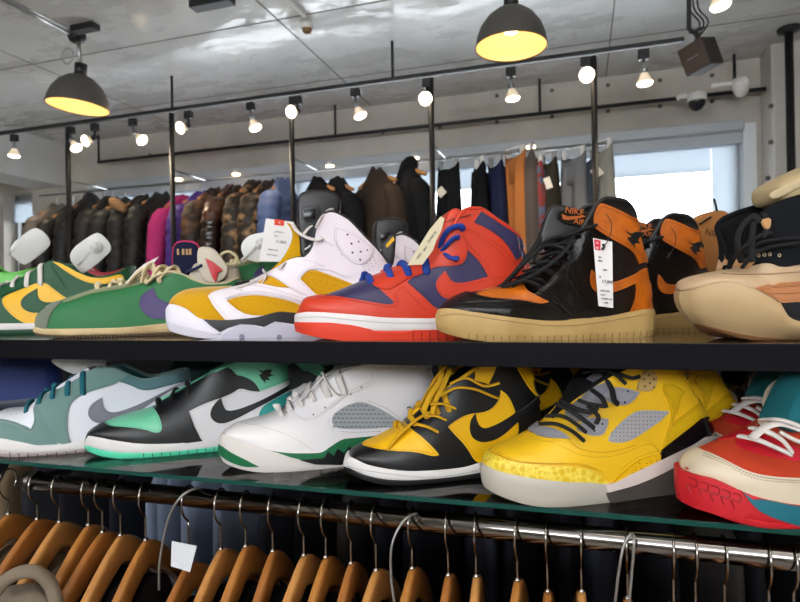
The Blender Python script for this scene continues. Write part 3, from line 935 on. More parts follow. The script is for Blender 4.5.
# ================================================================== garments on the far rail
m_hang = mat('hanger_wood', 'b07a45', .35, 'noise', 40, .1)
def garment(px, col, label, kind='puffer', yaw=0, top=0.0, h=.78, w=.25, th=.08, m=None, hood=False, Y=3.75, zr=2.45, seed=0, group='garments on the rail by the window', hanger=True, taper=1):
    rnd = random.Random(seed + px)
    if kind == 'trousers': w *= .8
    X = xz(px, 190, Y)[0]
    root = empty({'puffer': 'puffer_jacket', 'coat': 'jacket', 'trousers': 'trousers'}.get(kind, 'jacket'), (X, Y, zr), yaw, label, kind if kind in ('coat', 'trousers') else 'jacket', group)
    m = m or (mat('puffer_' + col, col, .55, 'noise', 30, .3, .01) if kind == 'puffer' else cloth('cloth_' + col, col))
    body = MB(); zt = -.10 + top
    ph = rnd.random() * 6
    if kind == 'trousers':
        for lg in (-1, 1):
            rows = []
            for i in range(24):
                u = i / 23; z = zt - .02 - u * h
                wy = w * (.30 + .16 * u) * taper; tx = th * (.45 + .3 * u); cy = lg * w * (.30 + .20 * u)
                rows.append([(tx * math.cos(a) * (1 + .3 * math.sin(5 * a + ph + 2 * u)), cy + wy * math.sin(a), z - .075 * max(0, 1 - ((cy + wy * math.sin(a)) / (w * .62)) ** 2) * max(0, 1 - u * 5)) for a in np.linspace(0, 2 * PI, 18)[:-1]])
            body.grid(rows, closed_v=True, capu=True)
        rows = [[(th * .45 * math.cos(a), w * .66 * math.sin(a), z - .085 * math.cos(math.asin(max(-1, min(1, math.sin(a))))) ** 2) for a in np.linspace(0, 2 * PI, 18)[:-1]] for z in (zt, zt - .04, zt - .12)]
        body.grid(rows, closed_v=True, capu=True); body.build('legs', m, root, True)
        mb = MB()
        for s in (-1, 1): mb.box(-.012, .012, s * w * .5 - .012, s * w * .5 + .012, zt - .03, zt + .03, .003)
        mb.tube([(0, -w * .62, zt + .03), (0, w * .62, zt + .03)], .005, 8); mb.build('clip_hanger', m_white if seed % 2 else m_steel, root, True)
    else:
        rows = []; nz = 46
        for i in range(nz):
            u = i / (nz - 1); z = zt + .02 - u * h
            k = min(u / .14, 1)
            wy = .055 + (w - .055) * math.sin(k * PI / 2) ** .9 if u < .14 else w * (1 + .06 * u)
            wy *= taper
            tx = th * (.45 + .55 * min(u / .2, 1))
            if kind == 'puffer':
                q = abs(math.sin((u * h / .085) * PI)); tx += .018 * q ** .6 * min(u * 5, 1); wy += .012 * q ** .6
            row = []
            for a in np.linspace(0, 2 * PI, 26)[:-1]:
                yy = wy * math.copysign(abs(math.sin(a)) ** .8, math.sin(a))
                row.append(((tx * math.cos(a)) * (1 + .12 * math.sin(3 * a + ph + u * 4)), yy + .012 * math.sin(u * 9 + ph), z - .55 * abs(yy) ** 1.15 * max(0, 1 - u * 1.1) + .012 * math.sin(4 * a + ph)))
            rows.append(row)
        body.grid(rows, closed_v=True, capu=True); body.build('body', m, root, True)
        for s in (-1, 1):
            sl = MB(); rows = []
            for i in range(36):
                u = i / 35; z = zt - .115 - u * .56
                cy = s * (w * .84 + .045 * min(u * 4, 1) + .055 * u); cx = .02 * math.sin(ph + s) * u
                r = .068 - .012 * u
                if u < .12: r *= .55 + .45 * math.sin(u / .12 * PI / 2)
                if kind == 'puffer': r += .013 * abs(math.sin((u * .56 / .075) * PI)) ** .6
                rows.append([(cx + r * 1.05 * math.cos(a), cy + r * math.sin(a), z) for a in np.linspace(0, 2 * PI, 18)[:-1]])
            sl.grid(rows, closed_v=True, capu=True); sl.build('sleeve', m, root, True)
        cb = MB(); rows = []
        hh = .03 if not hood else .11
        for i in range(12):
            u = i / 11; z = zt - (.015 if hood else .045) + (u - .45) * hh
            r = (.045 if not hood else .07) * math.sin(PI * (.25 + .6 * u))
            rows.append([(r * .8 * math.cos(a), r * 1.1 * math.sin(a) - (.03 * u if hood else 0), z) for a in np.linspace(0, 2 * PI, 16)[:-1]])
        cb.grid(rows, closed_v=True, capu=True); cb.build('hood' if hood else 'collar', m, root, True)
    if hanger:
        hb = MB(); ar = [(0, y, zt - .035 - .5 * abs(y) ** 1.25) for y in np.linspace(-.19, .19, 15)] if kind != 'trousers' else None
        if ar: hb.tube(ar, [.010 + .006 * (1 - abs(i - 7) / 7) for i in range(15)], 10, True, 1.3); hb.build('hanger', m_hang, root, True)
        hk = MB(); hk.tube([(0, 0, zt + (.03 if ar is None else .0)), (0, 0, -.035), (0, .018, -.02), (0, .022, .0), (0, .012, .018), (0, -.004, .02), (0, -.016, .012)], .0028, 6); hk.build('hook', m_steel, root, True)
    return root
camo = mat('camo_brown', '2c2018', .55, 'noise', 25, .3, .01, col2='6f4c33', cs=9, cmix=.9)
camo2 = mat('camo_tan', '2b231b', .5, 'noise', 25, .3, .01, col2='a9825c', cs=12, cmix=.95, cshift=.09)
shiny = mat('shiny_brown', '2a1a14', .25, 'noise', 40, .4, .01, col2='5b3524', cs=5, cmix=.8, coat=.4)
plaid = mat('plaid_print', '8a3a34', .9, 'noise', 300, .3, col2='5b6a80', cs=22, cmix=.95)
R_ = math.radians
for k, a in enumerate((
    (57, '6a625b', 'grey brown puffer jacket at the left end of the rail', dict(yaw=R_(10), top=.0)),
    (73, '24211f', 'black puffer jacket just right of the grey brown one', dict(top=-.03)),
    (93, '1f1e1e', 'black hooded puffer jacket standing highest among the left dark coats', dict(top=.03, hood=True)),
    (112, '262220', 'black jacket with a small pale label behind the fur trim', dict(top=.02)),
    (125, '1c1b1b', 'black jacket with tan fur trim at its hood', dict(top=.0, th=.08)),
    (143, '1e1c1b', 'black puffer jacket between the fur trimmed coat and the widest black puffer', dict(top=.01)),
    (160, '191817', 'wide black puffer jacket left of the pink coat', dict(top=.02, th=.10)),
    (184, 'c23a78', 'bright pink coat hanging between black puffer and purple jacket', dict(kind='coat', top=-.02, yaw=R_(-5))),
    (200, '4a2f86', 'purple puffer jacket next to the pink coat', dict(top=0)),
    (214, camo, 'brown camouflage jacket behind the shiny brown puffer', dict(top=.02)),
    (234, shiny, 'shiny dark brown puffer jacket with black lower half', dict(top=.03, th=.09)),
    (255, camo2, 'black and tan camouflage puffer jacket left of its twin', dict(top=.05)),
    (268, camo2, 'black and tan camouflage puffer jacket next to the blue one', dict(top=.04)),
    (283, '5d6f9a', 'blue grey shiny puffer jacket left of the third post', dict(top=.05, yaw=R_(8))),
    (318, '16161a', 'black coat on wooden hanger right of the third post', dict(kind='coat', top=.03, yaw=R_(62), w=.20, th=.06)),
    (336, '1b1b1e', 'black jacket partly behind the black coat, left of the dark brown jacket', dict(kind='coat', top=.02, yaw=R_(62), th=.06, w=.17)),
    (377, '3a3029', 'dark brown jacket on a wooden hanger in front of the blind', dict(kind='coat', top=.06, yaw=R_(62), w=.165, th=.06)),
    (408, '17181b', 'black hooded jacket beside the fourth post', dict(kind='coat', top=.08, yaw=R_(55), hood=True, w=.12)),
    (449, '1b1c20', 'black trousers with a white square tag right of the fourth post', dict(kind='trousers', top=.06, yaw=R_(60), w=.17)),
    (480, '16171b', 'narrow black trousers left of the navy pair', dict(kind='trousers', top=.05, yaw=R_(30), w=.13)),
    (496, '1d2340', 'navy trousers left of the orange pair', dict(kind='trousers', top=.05, yaw=R_(40), w=.14)),
    (516, 'b5713c', 'orange tan trousers hanging among the dark ones', dict(kind='trousers', top=.10, yaw=R_(50), w=.16)),
    (531, '5c534e', 'grey brown trousers between the orange and the patterned pair', dict(kind='trousers', top=.09, yaw=R_(10), w=.16)),
    (538, plaid, 'red and blue patterned trousers on the rail', dict(kind='trousers', top=.02, yaw=R_(20), w=.13)),
    (549, '37332a', 'olive trousers with a white tag right of the patterned pair', dict(kind='trousers', top=.04, yaw=R_(40), w=.14)),
    (574, '77787a', 'grey jeans hanging left of the rightmost post', dict(kind='trousers', top=.06, yaw=R_(55), w=.17)),
    (588, '3b424c', 'dark blue denim jeans behind the rightmost post', dict(kind='trousers', top=.03, yaw=R_(40), w=.14)),
    (602, '8f8f88', 'light grey jeans at the right end of the rail', dict(kind='trousers', top=.09, yaw=R_(50), w=.15)))):
    px, c, lb, kw = a; kw = dict(kw); kind = kw.pop('kind', 'puffer')
    if isinstance(c, str): garment(px, c, lb, kind, seed=k, **kw)
    else: garment(px, 'x', lb, kind, m=c, seed=k, **kw)
def tagcard(name, px, py, Y, w, h, rot, label, m=None, cat='price tag'):
    c = atY(px, py, Y); u = np.array([math.cos(rot), 0, math.sin(rot)]); v = np.array([-math.sin(rot), 0, math.cos(rot)])
    o = card(name, [c - u * w / 2 - v * h / 2, c + u * w / 2 - v * h / 2, c + u * w / 2 + v * h / 2, c - u * w / 2 + v * h / 2], .002, m or mat('tag_paper', 'e6e0d4', .7))
    return tag(o, label, cat, 'tags on the far garments')
tagcard('garment_tag', 441, 192, 3.63, .055, .055, .7, 'white square tag on the black trousers')
tagcard('garment_tag', 548, 183, 3.63, .04, .07, .3, 'white tag on the olive trousers')
tagcard('garment_tag', 597, 172, 3.62, .055, .06, .6, 'white tag on the light grey jeans')
fur = MB(); q = atY(118, 205, 3.45)
rnd = random.Random(3)
for i in range(9): 
    pass
pts = [q + np.array([.13 * (t - .5), 0, -.09 * (t - .5)]) for t in np.linspace(0, 1, 12)]
fur.tube([p + np.array([rnd.uniform(-.004, .004), 0, rnd.uniform(-.004, .004)]) for p in pts], [.018, .028, .034, .036, .038, .037, .036, .035, .034, .032, .026, .016], 12)
tag(fur.build('fur_trim', mat('tan_fur', 'a98058', 1, 'noise', 120, 1, .01), None, True), 'tan fur hood trim lying over the dark jackets', 'fur trim')
# ================================================================== the display rack
m_board = mat('shelf_black', '08080d', .6, 'noise', 60, .08, spec=.1)
XL, XR_ = -1.9, 1.35
YB = 1.24
sb = empty('display_shelf', (0, YE, Z1), 0, 'black upper display shelf board carrying the top row of sneakers', 'shelf')
mb = MB(); mb.box(XL, XR_, 0, YB - YE, -.030, -.0005, .0012); mb.build('board', m_board, sb)
mb = MB(); mb.box(XL + .005, XR_ - .005, .002, YB - YE, -.0005, 0); mb.build('top_sheet', mat('shelf_top', '4a3d32', .12, coat=.6), sb)
m_gl = bpy.data.materials.new('shelf_glass'); m_gl.use_nodes = True
nt = m_gl.node_tree; nt.nodes.clear()
o_ = nt.nodes.new('ShaderNodeOutputMaterial'); mx = nt.nodes.new('ShaderNodeMixShader'); tr = nt.nodes.new('ShaderNodeBsdfTransparent'); gl = nt.nodes.new('ShaderNodeBsdfGlossy')
fr = nt.nodes.new('ShaderNodeFresnel'); fr.inputs[0].default_value = 1.5; gl.inputs['Roughness'].default_value = .03
tr.inputs[0].default_value = (.78, .87, .84, 1)
nt.links.new(fr.outputs[0], mx.inputs[0]); nt.links.new(tr.outputs[0], mx.inputs[1]); nt.links.new(gl.outputs[0], mx.inputs[2]); nt.links.new(mx.outputs[0], o_.inputs[0])
gs = empty('glass_shelf', (0, YE, Z2), 0, 'clear glass lower shelf with green edge under the sneakers', 'shelf')
mb = MB(); mb.box(XL, XR_, .001, YB - YE, -.006, 0); mb.build('pane', m_gl, gs)
mb = MB(); mb.box(XL, XR_, -.0005, .001, -.0058, -.0002); mb.build('edge', mat('glass_edge', '0f4a42', .12, trans=.3, ior=1.5), gs)
for X in (XL - .02, XR_ + .02):
    up = empty('rack_upright', (X, YE + .2, 0), 0, 'black steel rack upright beyond the ' + ('left' if X < 0 else 'right') + ' frame edge', 'post')
    mb = MB(); mb.box(-.02, .02, -.19, -.15, 0, 1.44, .003); mb.box(-.02, .02, .2, .24, 0, 1.9, .003)
    for z in (Z1 - .045, Z2 - .02, .1): mb.box(-.02, .02, -.19, .24, z, z + .012)
    mb.build('frame', m_black, up)
ZR = Z2 - .006 - .020 - .014
m_chrome = mat('chrome', '8b8683', .10, metal=1, rough2=.18, cs=8)
hr = empty('hanging_rail', (0, YR, ZR), 0, 'polished chrome clothes rail under the glass shelf', 'rail')
mb = MB(); xe = atY(30, 485, YR)[0]
mb.tube([(xe, 0, 0), (XR_ + .02, 0, 0)], .014, 28); mb.build('tube', m_chrome, hr, True)
mb = MB(); mb.tube([(xe - .004, 0, 0), (xe + .01, 0, 0)], .0158, 24); mb.build('end_cap', mat('rail_cap', '55504c', .3, metal=1), hr, True)
mb = MB(); mb.box(xe - .004, xe + .008, -.006, .35, -.006, .006); mb.box(xe - .004, xe + .008, .3, .31, -.006, .034); mb.build('support_arm', m_black, hr)

# wooden hangers: [pixel of the hook on the rail, pixel y of the top of the wood, turn, shade]
m_woods = [mat('varnished_wood_%d' % i, c, .28, 'ribs', 30, .05, coat=.5, col2=c2, cs=14) for i, (c, c2) in enumerate((('b87b3c', '99612c'), ('a86c35', '8d5627'), ('c58c4e', 'a8713a')))]
m_wire = mat('hook_wire', '9a938c', .2, metal=1)
def hanger(px, pyw, yaw, k, label, size=1.0, bare=False, cloth_=None, hx=None, tilt=0):
    # rail crossing
    d = atY(px, 500, YR); X = d[0]
    # height of wood top from pixel
    q = atY(px if hx is None else hx, pyw, YR); zt = q[2] - ZR
    root = empty('coat_hanger', (X, YR, ZR), yaw, label, 'hanger', 'wooden hangers on the chrome rail')
    r = .0200
    dx = 0
    pts = [(0, r * math.cos(a), r * math.sin(a) - .0040) for a in np.linspace(math.radians(-40), math.radians(178), 16)]
    # long side comes down in front, bends back under the rail
    pts += [(0, -r * .96, -.014), (0, -.011, -.027), (0, -.0005, -.036), (0, 0, -.045), (0, 0, zt - .01)]
    mb = MB(); mb.tube(catmull(pts, 60), .00155, 8); mb.build('hook', m_wire, root, True)
    ys = np.linspace(-1, 1, 41); rows = []
    H = .044 * size
    for y in ys:
        a = abs(y)
        yy = y * .21 * size
        drop = -(.012 * a + .160 * a ** 1.45) * size
        hh = H * (1.0 - .42 * a ** 1.5) ; tk = .0058 + .0035 * a
        bow = -.02 * a * a * size
        ztop = zt + drop
        sec = []
        for j in range(14):
            an = 2 * PI * j / 14
            cx, cz = math.cos(an), math.sin(an)
            sec.append((bow + tk * math.copysign(abs(cx) ** .45, cx), yy, ztop - hh / 2 + hh / 2 * math.copysign(abs(cz) ** .6, cz)))
        rows.append(sec)
    mb = MB(); mb.grid(rows, closed_v=True, capu=True); mb.build('shoulder_bar', m_woods[k % 3], root, True)
    mb = MB(); mb.lathe([(0, 0.004), (.0035, .003), (.004, 0)], 10, Matrix.Translation((0, 0, zt))); mb.build('ferrule', m_wire, root, True)
    if cloth_: 
        g = MB(); rows = []; nz = 30
        for i in range(nz):
            u = i / (nz - 1)
            row = []
            for j, an in enumerate(np.linspace(0, 2 * PI, 30)[:-1]):
                cx, cy = math.cos(an), math.sin(an)
                wy = (.075 + .155 * min(1, (u / .18)) ** .7) * size if u < .18 else .23 * size
                y = wy * math.copysign(abs(cy) ** .9, cy)
                tx = .009 + .006 * min(1, u * 4)
                top = zt - .052 - .160 * (min(abs(y) / .21, 1)) ** 1.45 * size + .01 * abs(y) / .21
                z = top - .004 - u * .72
                row.append((tx * cx * (1 + .3 * math.sin(7 * an + k)) - .02 * (y / .21) ** 2, y, z))
            rows.append(row)
        g.grid(rows, closed_v=True)
        go = g.build('shirt', cloth_, None, True); go.location = root.location; go.rotation_euler = root.rotation_euler
        tag(go, None, 'shirt', 'garments on the chrome rail')
        return root, go
    return root, None
cl = [cloth('black_jersey', '101014'), cloth('dark_navy', '12141f'), cloth('charcoal_knit', '1c1c20'), cloth('dark_brown_cloth', '1f1917'), cloth('beige_knit', '8a7a68', col2='6f6152', cs=20)]
HG = [(8, 514, 30, 4, 'nearest the left frame edge'), (37, 519, 30, 4, 'above the beige knit garment'), (59, 522, 30, 4, 'second right of the beige knit garment'),
      (88, 525, 28, 0, 'third from the left end of the rail'), (102, 532, 28, 1, 'with its bar close behind its left neighbour'), (120, 535, 28, 2, 'two places left of the paper label'),
      (145, 540, 26, 3, 'immediately left of the paper label'), (188, 563, 26, 0, 'under the white paper label'),
      (220, 549, 22, 1, 'first right of the paper label'), (245, 546, 20, 0, 'with the highest bar right of the paper label'), (272, 551, 18, 2, 'under the green soled white sneaker toe'),
      (303, 555, 16, 1, 'under the middle of the white sneaker'), (325, 557, 14, 0, 'under the white sneaker heel'), (350, 563, 12, 3, 'under the toe of the black and yellow sneaker'),
      (375, 570, 10, 1, 'under the forefoot of the black and yellow sneaker'), (411, 568, 8, 0, 'beside the middle grey cable loop'), (447, 575, 6, 2, 'under the heel of the black and yellow sneaker'),
      (475, 576, 4, 0, 'left of the bright yellow toe'), (516, 580, 2, 1, 'under the toe of the bright yellow sneaker'), (546, 591, 0, 2, 'under the forefoot of the bright yellow sneaker'),
      (580, 591, -1, 0, 'under the middle of the bright yellow sneaker'), (626, 598, -3, 1, 'beside the thin grey wire'),
      (672, 604, -6, 0, 'below the gap between yellow and red sneakers'), (694, 607, -7, 1, 'just below the red sneaker toe'), (723, 609, -8, 2, 'below the red sneaker left of two wide hooks'),
      (767, 610, -8, 0, 'with an open hook below the teal stripe'), (792, 612, -8, 1, 'nearest the right frame edge')]
for i, (px, py, yw, c, lb) in enumerate(HG):
    r, g = hanger(px, py, math.radians(yw * .55 + (i * 37 % 7) - 3), i % 3, 'brown wooden hanger ' + lb, cloth_=cl[c])
    g['label'] = ['black jersey garment', 'dark navy garment', 'charcoal garment', 'dark brown garment', 'beige knit garment'][c] + ' on the hanger ' + lb
# white paper label and wire loops on the rail
c0 = atY(181, 553, YR - .045); 
o = card('paper_label', [atY(171, 566, .69), atY(190, 572, .68), atY(197, 546, .68), atY(172, 541, .69)], .0008, mat('label_paper', 'c9cbd0', .6))
tag(o, 'white folded paper label hanging from a wire on the rail', 'label')
def wire(name, pts, label, r=.0017, m=None):
    mb = MB(); mb.tube(catmull(pts, 50), r, 8); tag(mb.build(name, m or mat('grey_wire', '8d8a86', .3, metal=.6), None, True), label, 'wire')
def wl(px, py, Y): return atY(px, py, Y)
wire('cable_loop', [wl(159, 590, .69), wl(160, 560, .69), wl(168, 520, .695), wl(180, 498, .70), wl(194, 489, .715), wl(204, 490, .74), wl(214, 500, .75)], 'grey cable loop over the rail left of the paper label')
wire('cable_loop', [wl(395, 606, .68), wl(391, 575, .685), wl(392, 545, .69), wl(402, 523, .70), wl(414, 514, .715), wl(424, 515, .745)], 'grey cable loop over the rail below the black and yellow sneaker')
wire('cable_loop', [wl(615, 604, .70), wl(619, 570, .70), wl(624, 545, .705), wl(632, 534, .708), wl(634, 545, .70), wl(631, 580, .70), wl(629, 604, .70)], 'pale grey cable loop over the rail below the yellow sneaker heel')

kn = empty('knit_sweater', atY(30, 590, .60), 0, 'beige knit sweater with rolled collar bunched at the lower left corner', 'sweater')
K0 = np.array(kn.location)
mb = MB(); mb.tube([p - K0 for p in catmull([atY(-8, 596, .58), atY(6, 580, .59), atY(22, 572, .60), atY(38, 573, .61), atY(50, 584, .62), atY(56, 602, .62), atY(58, 622, .62)], 40)], .009, 14)
mb.build('collar', mat('beige_knit2', '8c7d6b', .95, 'weave', 500, .8, .001), kn, True)
mb = MB(); g = []
for a, b, c in (((-20, 600), (40, 585), .63), ((-22, 640), (62, 618), .61), ((-24, 700), (72, 690), .60)):
    g.append([tuple(atY(a[0] + (b[0] - a[0]) * t, a[1] + (b[1] - a[1]) * t - 6 * math.sin(PI * t), c - .015 * math.sin(PI * t)) - K0) for t in np.linspace(0, 1, 12)])
mb.grid(g); o = mb.build('body', mat('beige_knit2', ''), kn, True); md = o.modifiers.new('thickness', 'SOLIDIFY'); md.thickness = .004
# second rail further back with shirts, seen under and through the glass
rb = empty('back_hanging_rail', (0, 1.45, 1.19), 0, 'dim clothes rail behind the shelves carrying dark garments', 'rail')
mb = MB(); mb.tube([(-2.2, 0, 0), (1.5, 0, 0)], .012, 10); mb.build('tube', m_chrome, rb, True)
bc_ = ['3b4354', '4a5262', '2a2a30', '17171b', '1a1c24', '20232c', '6b5a45', '15151a', '2d2f38', '3f4756', '191a20', '33302e']
names = {'3b4354': 'slate blue', '4a5262': 'grey blue', '2a2a30': 'charcoal', '17171b': 'black', '1a1c24': 'blue black', '20232c': 'dark slate', '6b5a45': 'khaki', '15151a': 'deep black', '2d2f38': 'graphite', '3f4756': 'steel blue', '191a20': 'off black', '33302e': 'dark taupe'}
bx = [-40, 8, 55, 95, 130, 165, 192, 216, 240, 262, 300, 335, 372, 410, 440, 480, 520, 562, 600, 640, 685, 735, 790]
cc = ['17171b', '17171b', '6b5a45', '2a2a30', '17171b', '1a1c24', '4a5262', '3b4354', '4a5262', '3f4756', '2a2a30', '15151a', '33302e', '191a20', '1a1c24', '2d2f38', '191a20', '15151a', '2d2f38', '17171b', '33302e', '15151a', '17171b']
bl = ['outside the left edge', 'behind the first wooden hanger', 'behind the beige knit garment', 'seen past the third wooden hanger', 'seen past the fifth wooden hanger', 'just left of the paper label', 'directly behind the paper label',
      'first right of the paper label', 'second right of the paper label', 'third right of the paper label', 'below the toe of the white sneaker', 'below the middle of the white sneaker', 'below the heel of the white sneaker', 'behind the grey cable loop in the middle',
      'below the black and yellow sneaker heel', 'below the bright yellow toe', 'below the bright yellow forefoot', 'below the bright yellow arch', 'below the bright yellow heel', 'behind the pale right cable loop', 'below the red toe', 'below the teal stripe', 'at the right frame edge']
for i, (px, c) in enumerate(zip(bx, cc)):
    X = atY(px, 520, 1.45)[0]
    root = empty('hanging_shirt', (X, 1.45, 1.19), math.radians(random.Random(i).uniform(-8, 16)), '%s garment on the dim back rail, %s' % (names[c], bl[i]), 'shirt', 'garments on the dim back rail')
    g = MB(); rows = []
    for j in range(24):
        u = j / 23; wy = .05 + .19 * min(1, u / .12) ** .8
        rows.append([((.022 + .018 * min(1, u * 5)) * math.cos(a) * (1 + .2 * math.sin(5 * a + i)), wy * math.sin(a), -.045 - .05 * (abs(math.sin(a))) * min(1, u * 6) - .8 * u) for a in np.linspace(0, 2 * PI, 26)[:-1]])
    g.grid(rows, closed_v=True, capu=True); g.build('body', cloth('back_' + c, {'3b4354': '667084', '4a5262': '788296', '3f4756': '6d7688'}.get(c, c)), root, True)
    mb = MB(); mb.tube([(0, 0, -.05), (0, .0, -.02), (0, .014, 0), (0, 0, .014), (0, -.014, 0)], .002, 6); mb.build('hook', m_wire, root, True)
# dark back panel of the rack below the glass
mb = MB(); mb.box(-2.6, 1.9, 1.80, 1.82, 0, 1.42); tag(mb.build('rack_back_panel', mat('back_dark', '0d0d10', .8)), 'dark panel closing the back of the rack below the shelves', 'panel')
# ================================================================== sneakers
ZU, ZL = Z1, Z2
white = leather('white_leather', 'd9d5d6'); offw = rubber('white_rubber', 'cfcbca'); lav = leather('cool_white_leather', 'dcd3da', .38)
black = leather('black_leather', '121214', .38); patent = mat('black_patent', '0d0c0c', .14, 'crack', 200, 1.0, .003, spec=.8, crackcol='27221f', cks=170)
lining_b = cloth('black_lining', '0e0e10'); lining_w = cloth('white_lining', 'b9b4b0')
red = leather('red_orange_leather', 'c2361c', .45); navy = leather('navy_leather', '332f52', .4)
orange = leather('orange_leather', 'bf620e', .36, col2='9c4c0a', cs=45); aged = rubber('aged_rubber', 'bd9e66', col2='a3854f', cs=14)
must = suede('mustard_suede', 'c2900c'); redrub = rubber('red_rubber', 'cf3a22')
yellow = leather('yellow_leather', 'e2ad08', .42); yellow2 = leather('bright_yellow_leather', 'e0b21c', .42)
green = leather('green_leather', '124a2a', .55); nyl = mat('green_nylon', '22683a', .6, 'noise', 60, .4, .002)
st_red = mat('red_thread', 'a82a14', .8); st_w = mat('pale_thread', 'b5aeae', .8); st_y = mat('yellow_thread', 'a87c06', .8); st_k = mat('dark_thread', '3a3a3c', .8); st_o = mat('orange_thread', '7c3c06', .8)
hole = mat('hole_dark', '15130f', .9)
def lacem(name, c): return mat(name, c, .85, 'weave', 900, .4, .0004)
l_white = lacem('white_lace', 'cfc8c4'); l_black = lacem('black_lace', '0f0f10'); l_blue = lacem('blue_lace', '17388c'); l_cream = lacem('cream_lace', 'c9b994'); l_yel = lacem('yellow_lace', 'cf9c10'); l_teal = lacem('teal_lace', '12606c')

def slab(S, name, m, px, yy, th=.004, bev=.0015, parent='shoe', label=None, cat=None, lean=0.0, group=None):
    """outline in the shoe's side plane at depth yy, given real thickness; lean tips it sideways with height"""
    P = [S.un(a, b, yy) for a, b in px]
    for p in P: pass
    zc = min(p[2] for p in P)
    bm = bmesh.new()
    vs = [bm.verts.new((p[0], p[1] - th / 2 + lean * (p[2] - zc), p[2])) for p in P]
    f = bm.faces.new(vs)
    r = bmesh.ops.extrude_face_region(bm, geom=[f])
    nv = [e for e in r['geom'] if isinstance(e, bmesh.types.BMVert)]
    for v in nv: v.co.y += th
    bmesh.ops.recalc_face_normals(bm, faces=bm.faces[:])
    if bev > 0:
        bmesh.ops.bevel(bm, geom=[e for e in bm.edges if len(e.link_faces) == 2 and abs(e.calc_face_angle(0)) > .5 and any(len(q.verts) > 4 for q in e.link_faces) or len(px) <= 4],
                        offset=min(bev, th * .45), segments=3, affect='EDGES', profile=.5, clamp_overlap=True)
    me = bpy.data.meshes.new(name); bm.to_mesh(me); bm.free(); me.materials.append(m)
    o = bpy.data.objects.new(name, me); COL.objects.link(o)
    me.polygons.foreach_set('use_smooth', [True] * len(me.polygons))
    try: me.set_sharp_from_angle(angle=math.radians(35))
    except Exception: pass
    if parent == 'shoe': o.parent = S.root
    elif parent is None: o.matrix_world = Matrix.Translation(tuple(S.O)) @ Matrix.Rotation(S.phi, 4, 'Z')
    else: o.parent = parent
    return tag(o, label, cat, group)
def rpoly(px, k=3):
    """round off a traced outline"""
    P = [np.array(q, float) for q in px]
    for _ in range(k):
        Q = []
        for i in range(len(P)):
            a, b = P[i], P[(i + 1) % len(P)]; Q += [a * .75 + b * .25, a * .25 + b * .75]
        P = Q
    return [tuple(q) for q in P]
def text_on(S, body, px, py, yy, size, m, ang=0, parent=None, sx=1, name='lettering'):
    p = S.un(px, py, yy)
    M = Matrix.Translation(tuple(p)) @ Matrix.Rotation(-ang, 4, 'Y') @ Matrix.Rotation(PI / 2, 4, 'X')
    return text_obj(name, body, m, parent or S.root, M, size, .0003, sx)
def twin(S, label, heel_px, Yh, dphi=0.0, dz=0.0, pitch=0.0, sc=1.0):
    """second shoe of the pair, standing behind: copy the thing and its parts"""
    r = copy_tree(S.root)
    phi = S.phi + dphi
    h = atY(heel_px, 300, Yh)
    r.location = (h[0] - S.L * math.cos(phi), h[1] - S.L * math.sin(phi), S.root.location[2] + dz)
    r.rotation_euler = (0, pitch, phi); r.scale = (sc, sc, sc)
    r['label'] = label
    return r
def wings(S, px, py, k, m, surf_off=.0022, name='wing_emblem'):
    """small winged ball emblem"""
    M = MB()
    polys = [[(-9, -7), (-3, -4), (3, -6), (8, -5), (5, -1), (9, 1), (3, 3), (6, 6), (0, 6), (1, 10), (-4, 5), (-7, 0), (-3, -1)],]
    for q in polys:
        S.panel(name, m, [(px + x * k, py + y * k) for x, y in q], off=surf_off, side=0, smooth=False, dens=.0012, step=.002)
    return M
def poly_tag_text(S, o, lines, yy, m):
    for (body, px, py, sz, an) in lines: text_on(S, body, px, py, yy, sz, m, an, parent=o)

# ------------------------------------------------------------------ upper shelf: black and orange high top
S = A6 = Shoe('high_top_sneaker', 'black patent high top sneaker with orange toe and collar and a price tag', (438, 322), (650.5, 330), .735, .288, ZU, W=.047, col_open=(.36, .72), rim=.86, group='sneakers on the upper shelf')
S.shape([(0, 441, 311), (.03, 446, 303), (.07, 455, 297), (.12, 465, 293), (.2, 482, 290), (.3, 505, 285), (.4, 528, 276), (.5, 548, 262), (.58, 563, 248), (.65, 578, 234), (.7, 590, 216), (.74, 597, 204), (.8, 608, 198), (.88, 624, 200), (.94, 634, 209), (1, 643, 226)],
        [(440, 312), (446, 308.3), (477, 312), (515, 317), (555, 320), (602, 317), (648, 309)])
S.upper(patent, lining_b, rimm=black)
S.sole(aged, 'midsole', .0, 1)
S.seam(mat('brown_thread', '6d5533', .8), [(441, 316), (460, 314), (500, 320), (555, 326), (602, 322), (647, 314)], surf=S.sole_pt, off=.0006, name='sidewall_stitching')
S.panel('toe_box', orange, [(474, 294.5), (490, 289), (508, 285.6), (524, 284), (526, 291), (549, 302), (539, 304.5), (524, 301), (486, 299)])
S.panel('toe_cap', patent, [(438, 312), (446, 302), (455, 296), (465, 292), (474, 294), (486, 298.5), (524, 300.5), (539, 304), (552, 303), (560, 309), (572, 319), (555, 324), (500, 319), (460, 312), (446, 311)], off=.002)
S.panel('eyestay', patent, [(524, 284), (520, 274), (536, 258), (552, 243), (570, 232), (592, 226), (594, 236), (584, 252), (574, 262), (566, 272), (572, 284), (584, 300), (592, 318), (570, 319), (560, 306), (549, 294), (536, 290)], off=.0018)
S.panel('swoosh', orange, [(591, 270), (589.5, 280), (592, 289), (598, 293.5), (611, 293.5), (630, 286), (645, 276.5), (644, 270), (630, 276), (617.5, 281.5), (605, 283), (598, 280), (594, 273)], off=.003)
S.panel('heel_patch', orange, [(646, 268), (639, 270), (633, 277), (636, 288), (635, 299), (629, 314), (652, 311), (650, 290)], off=.0016)
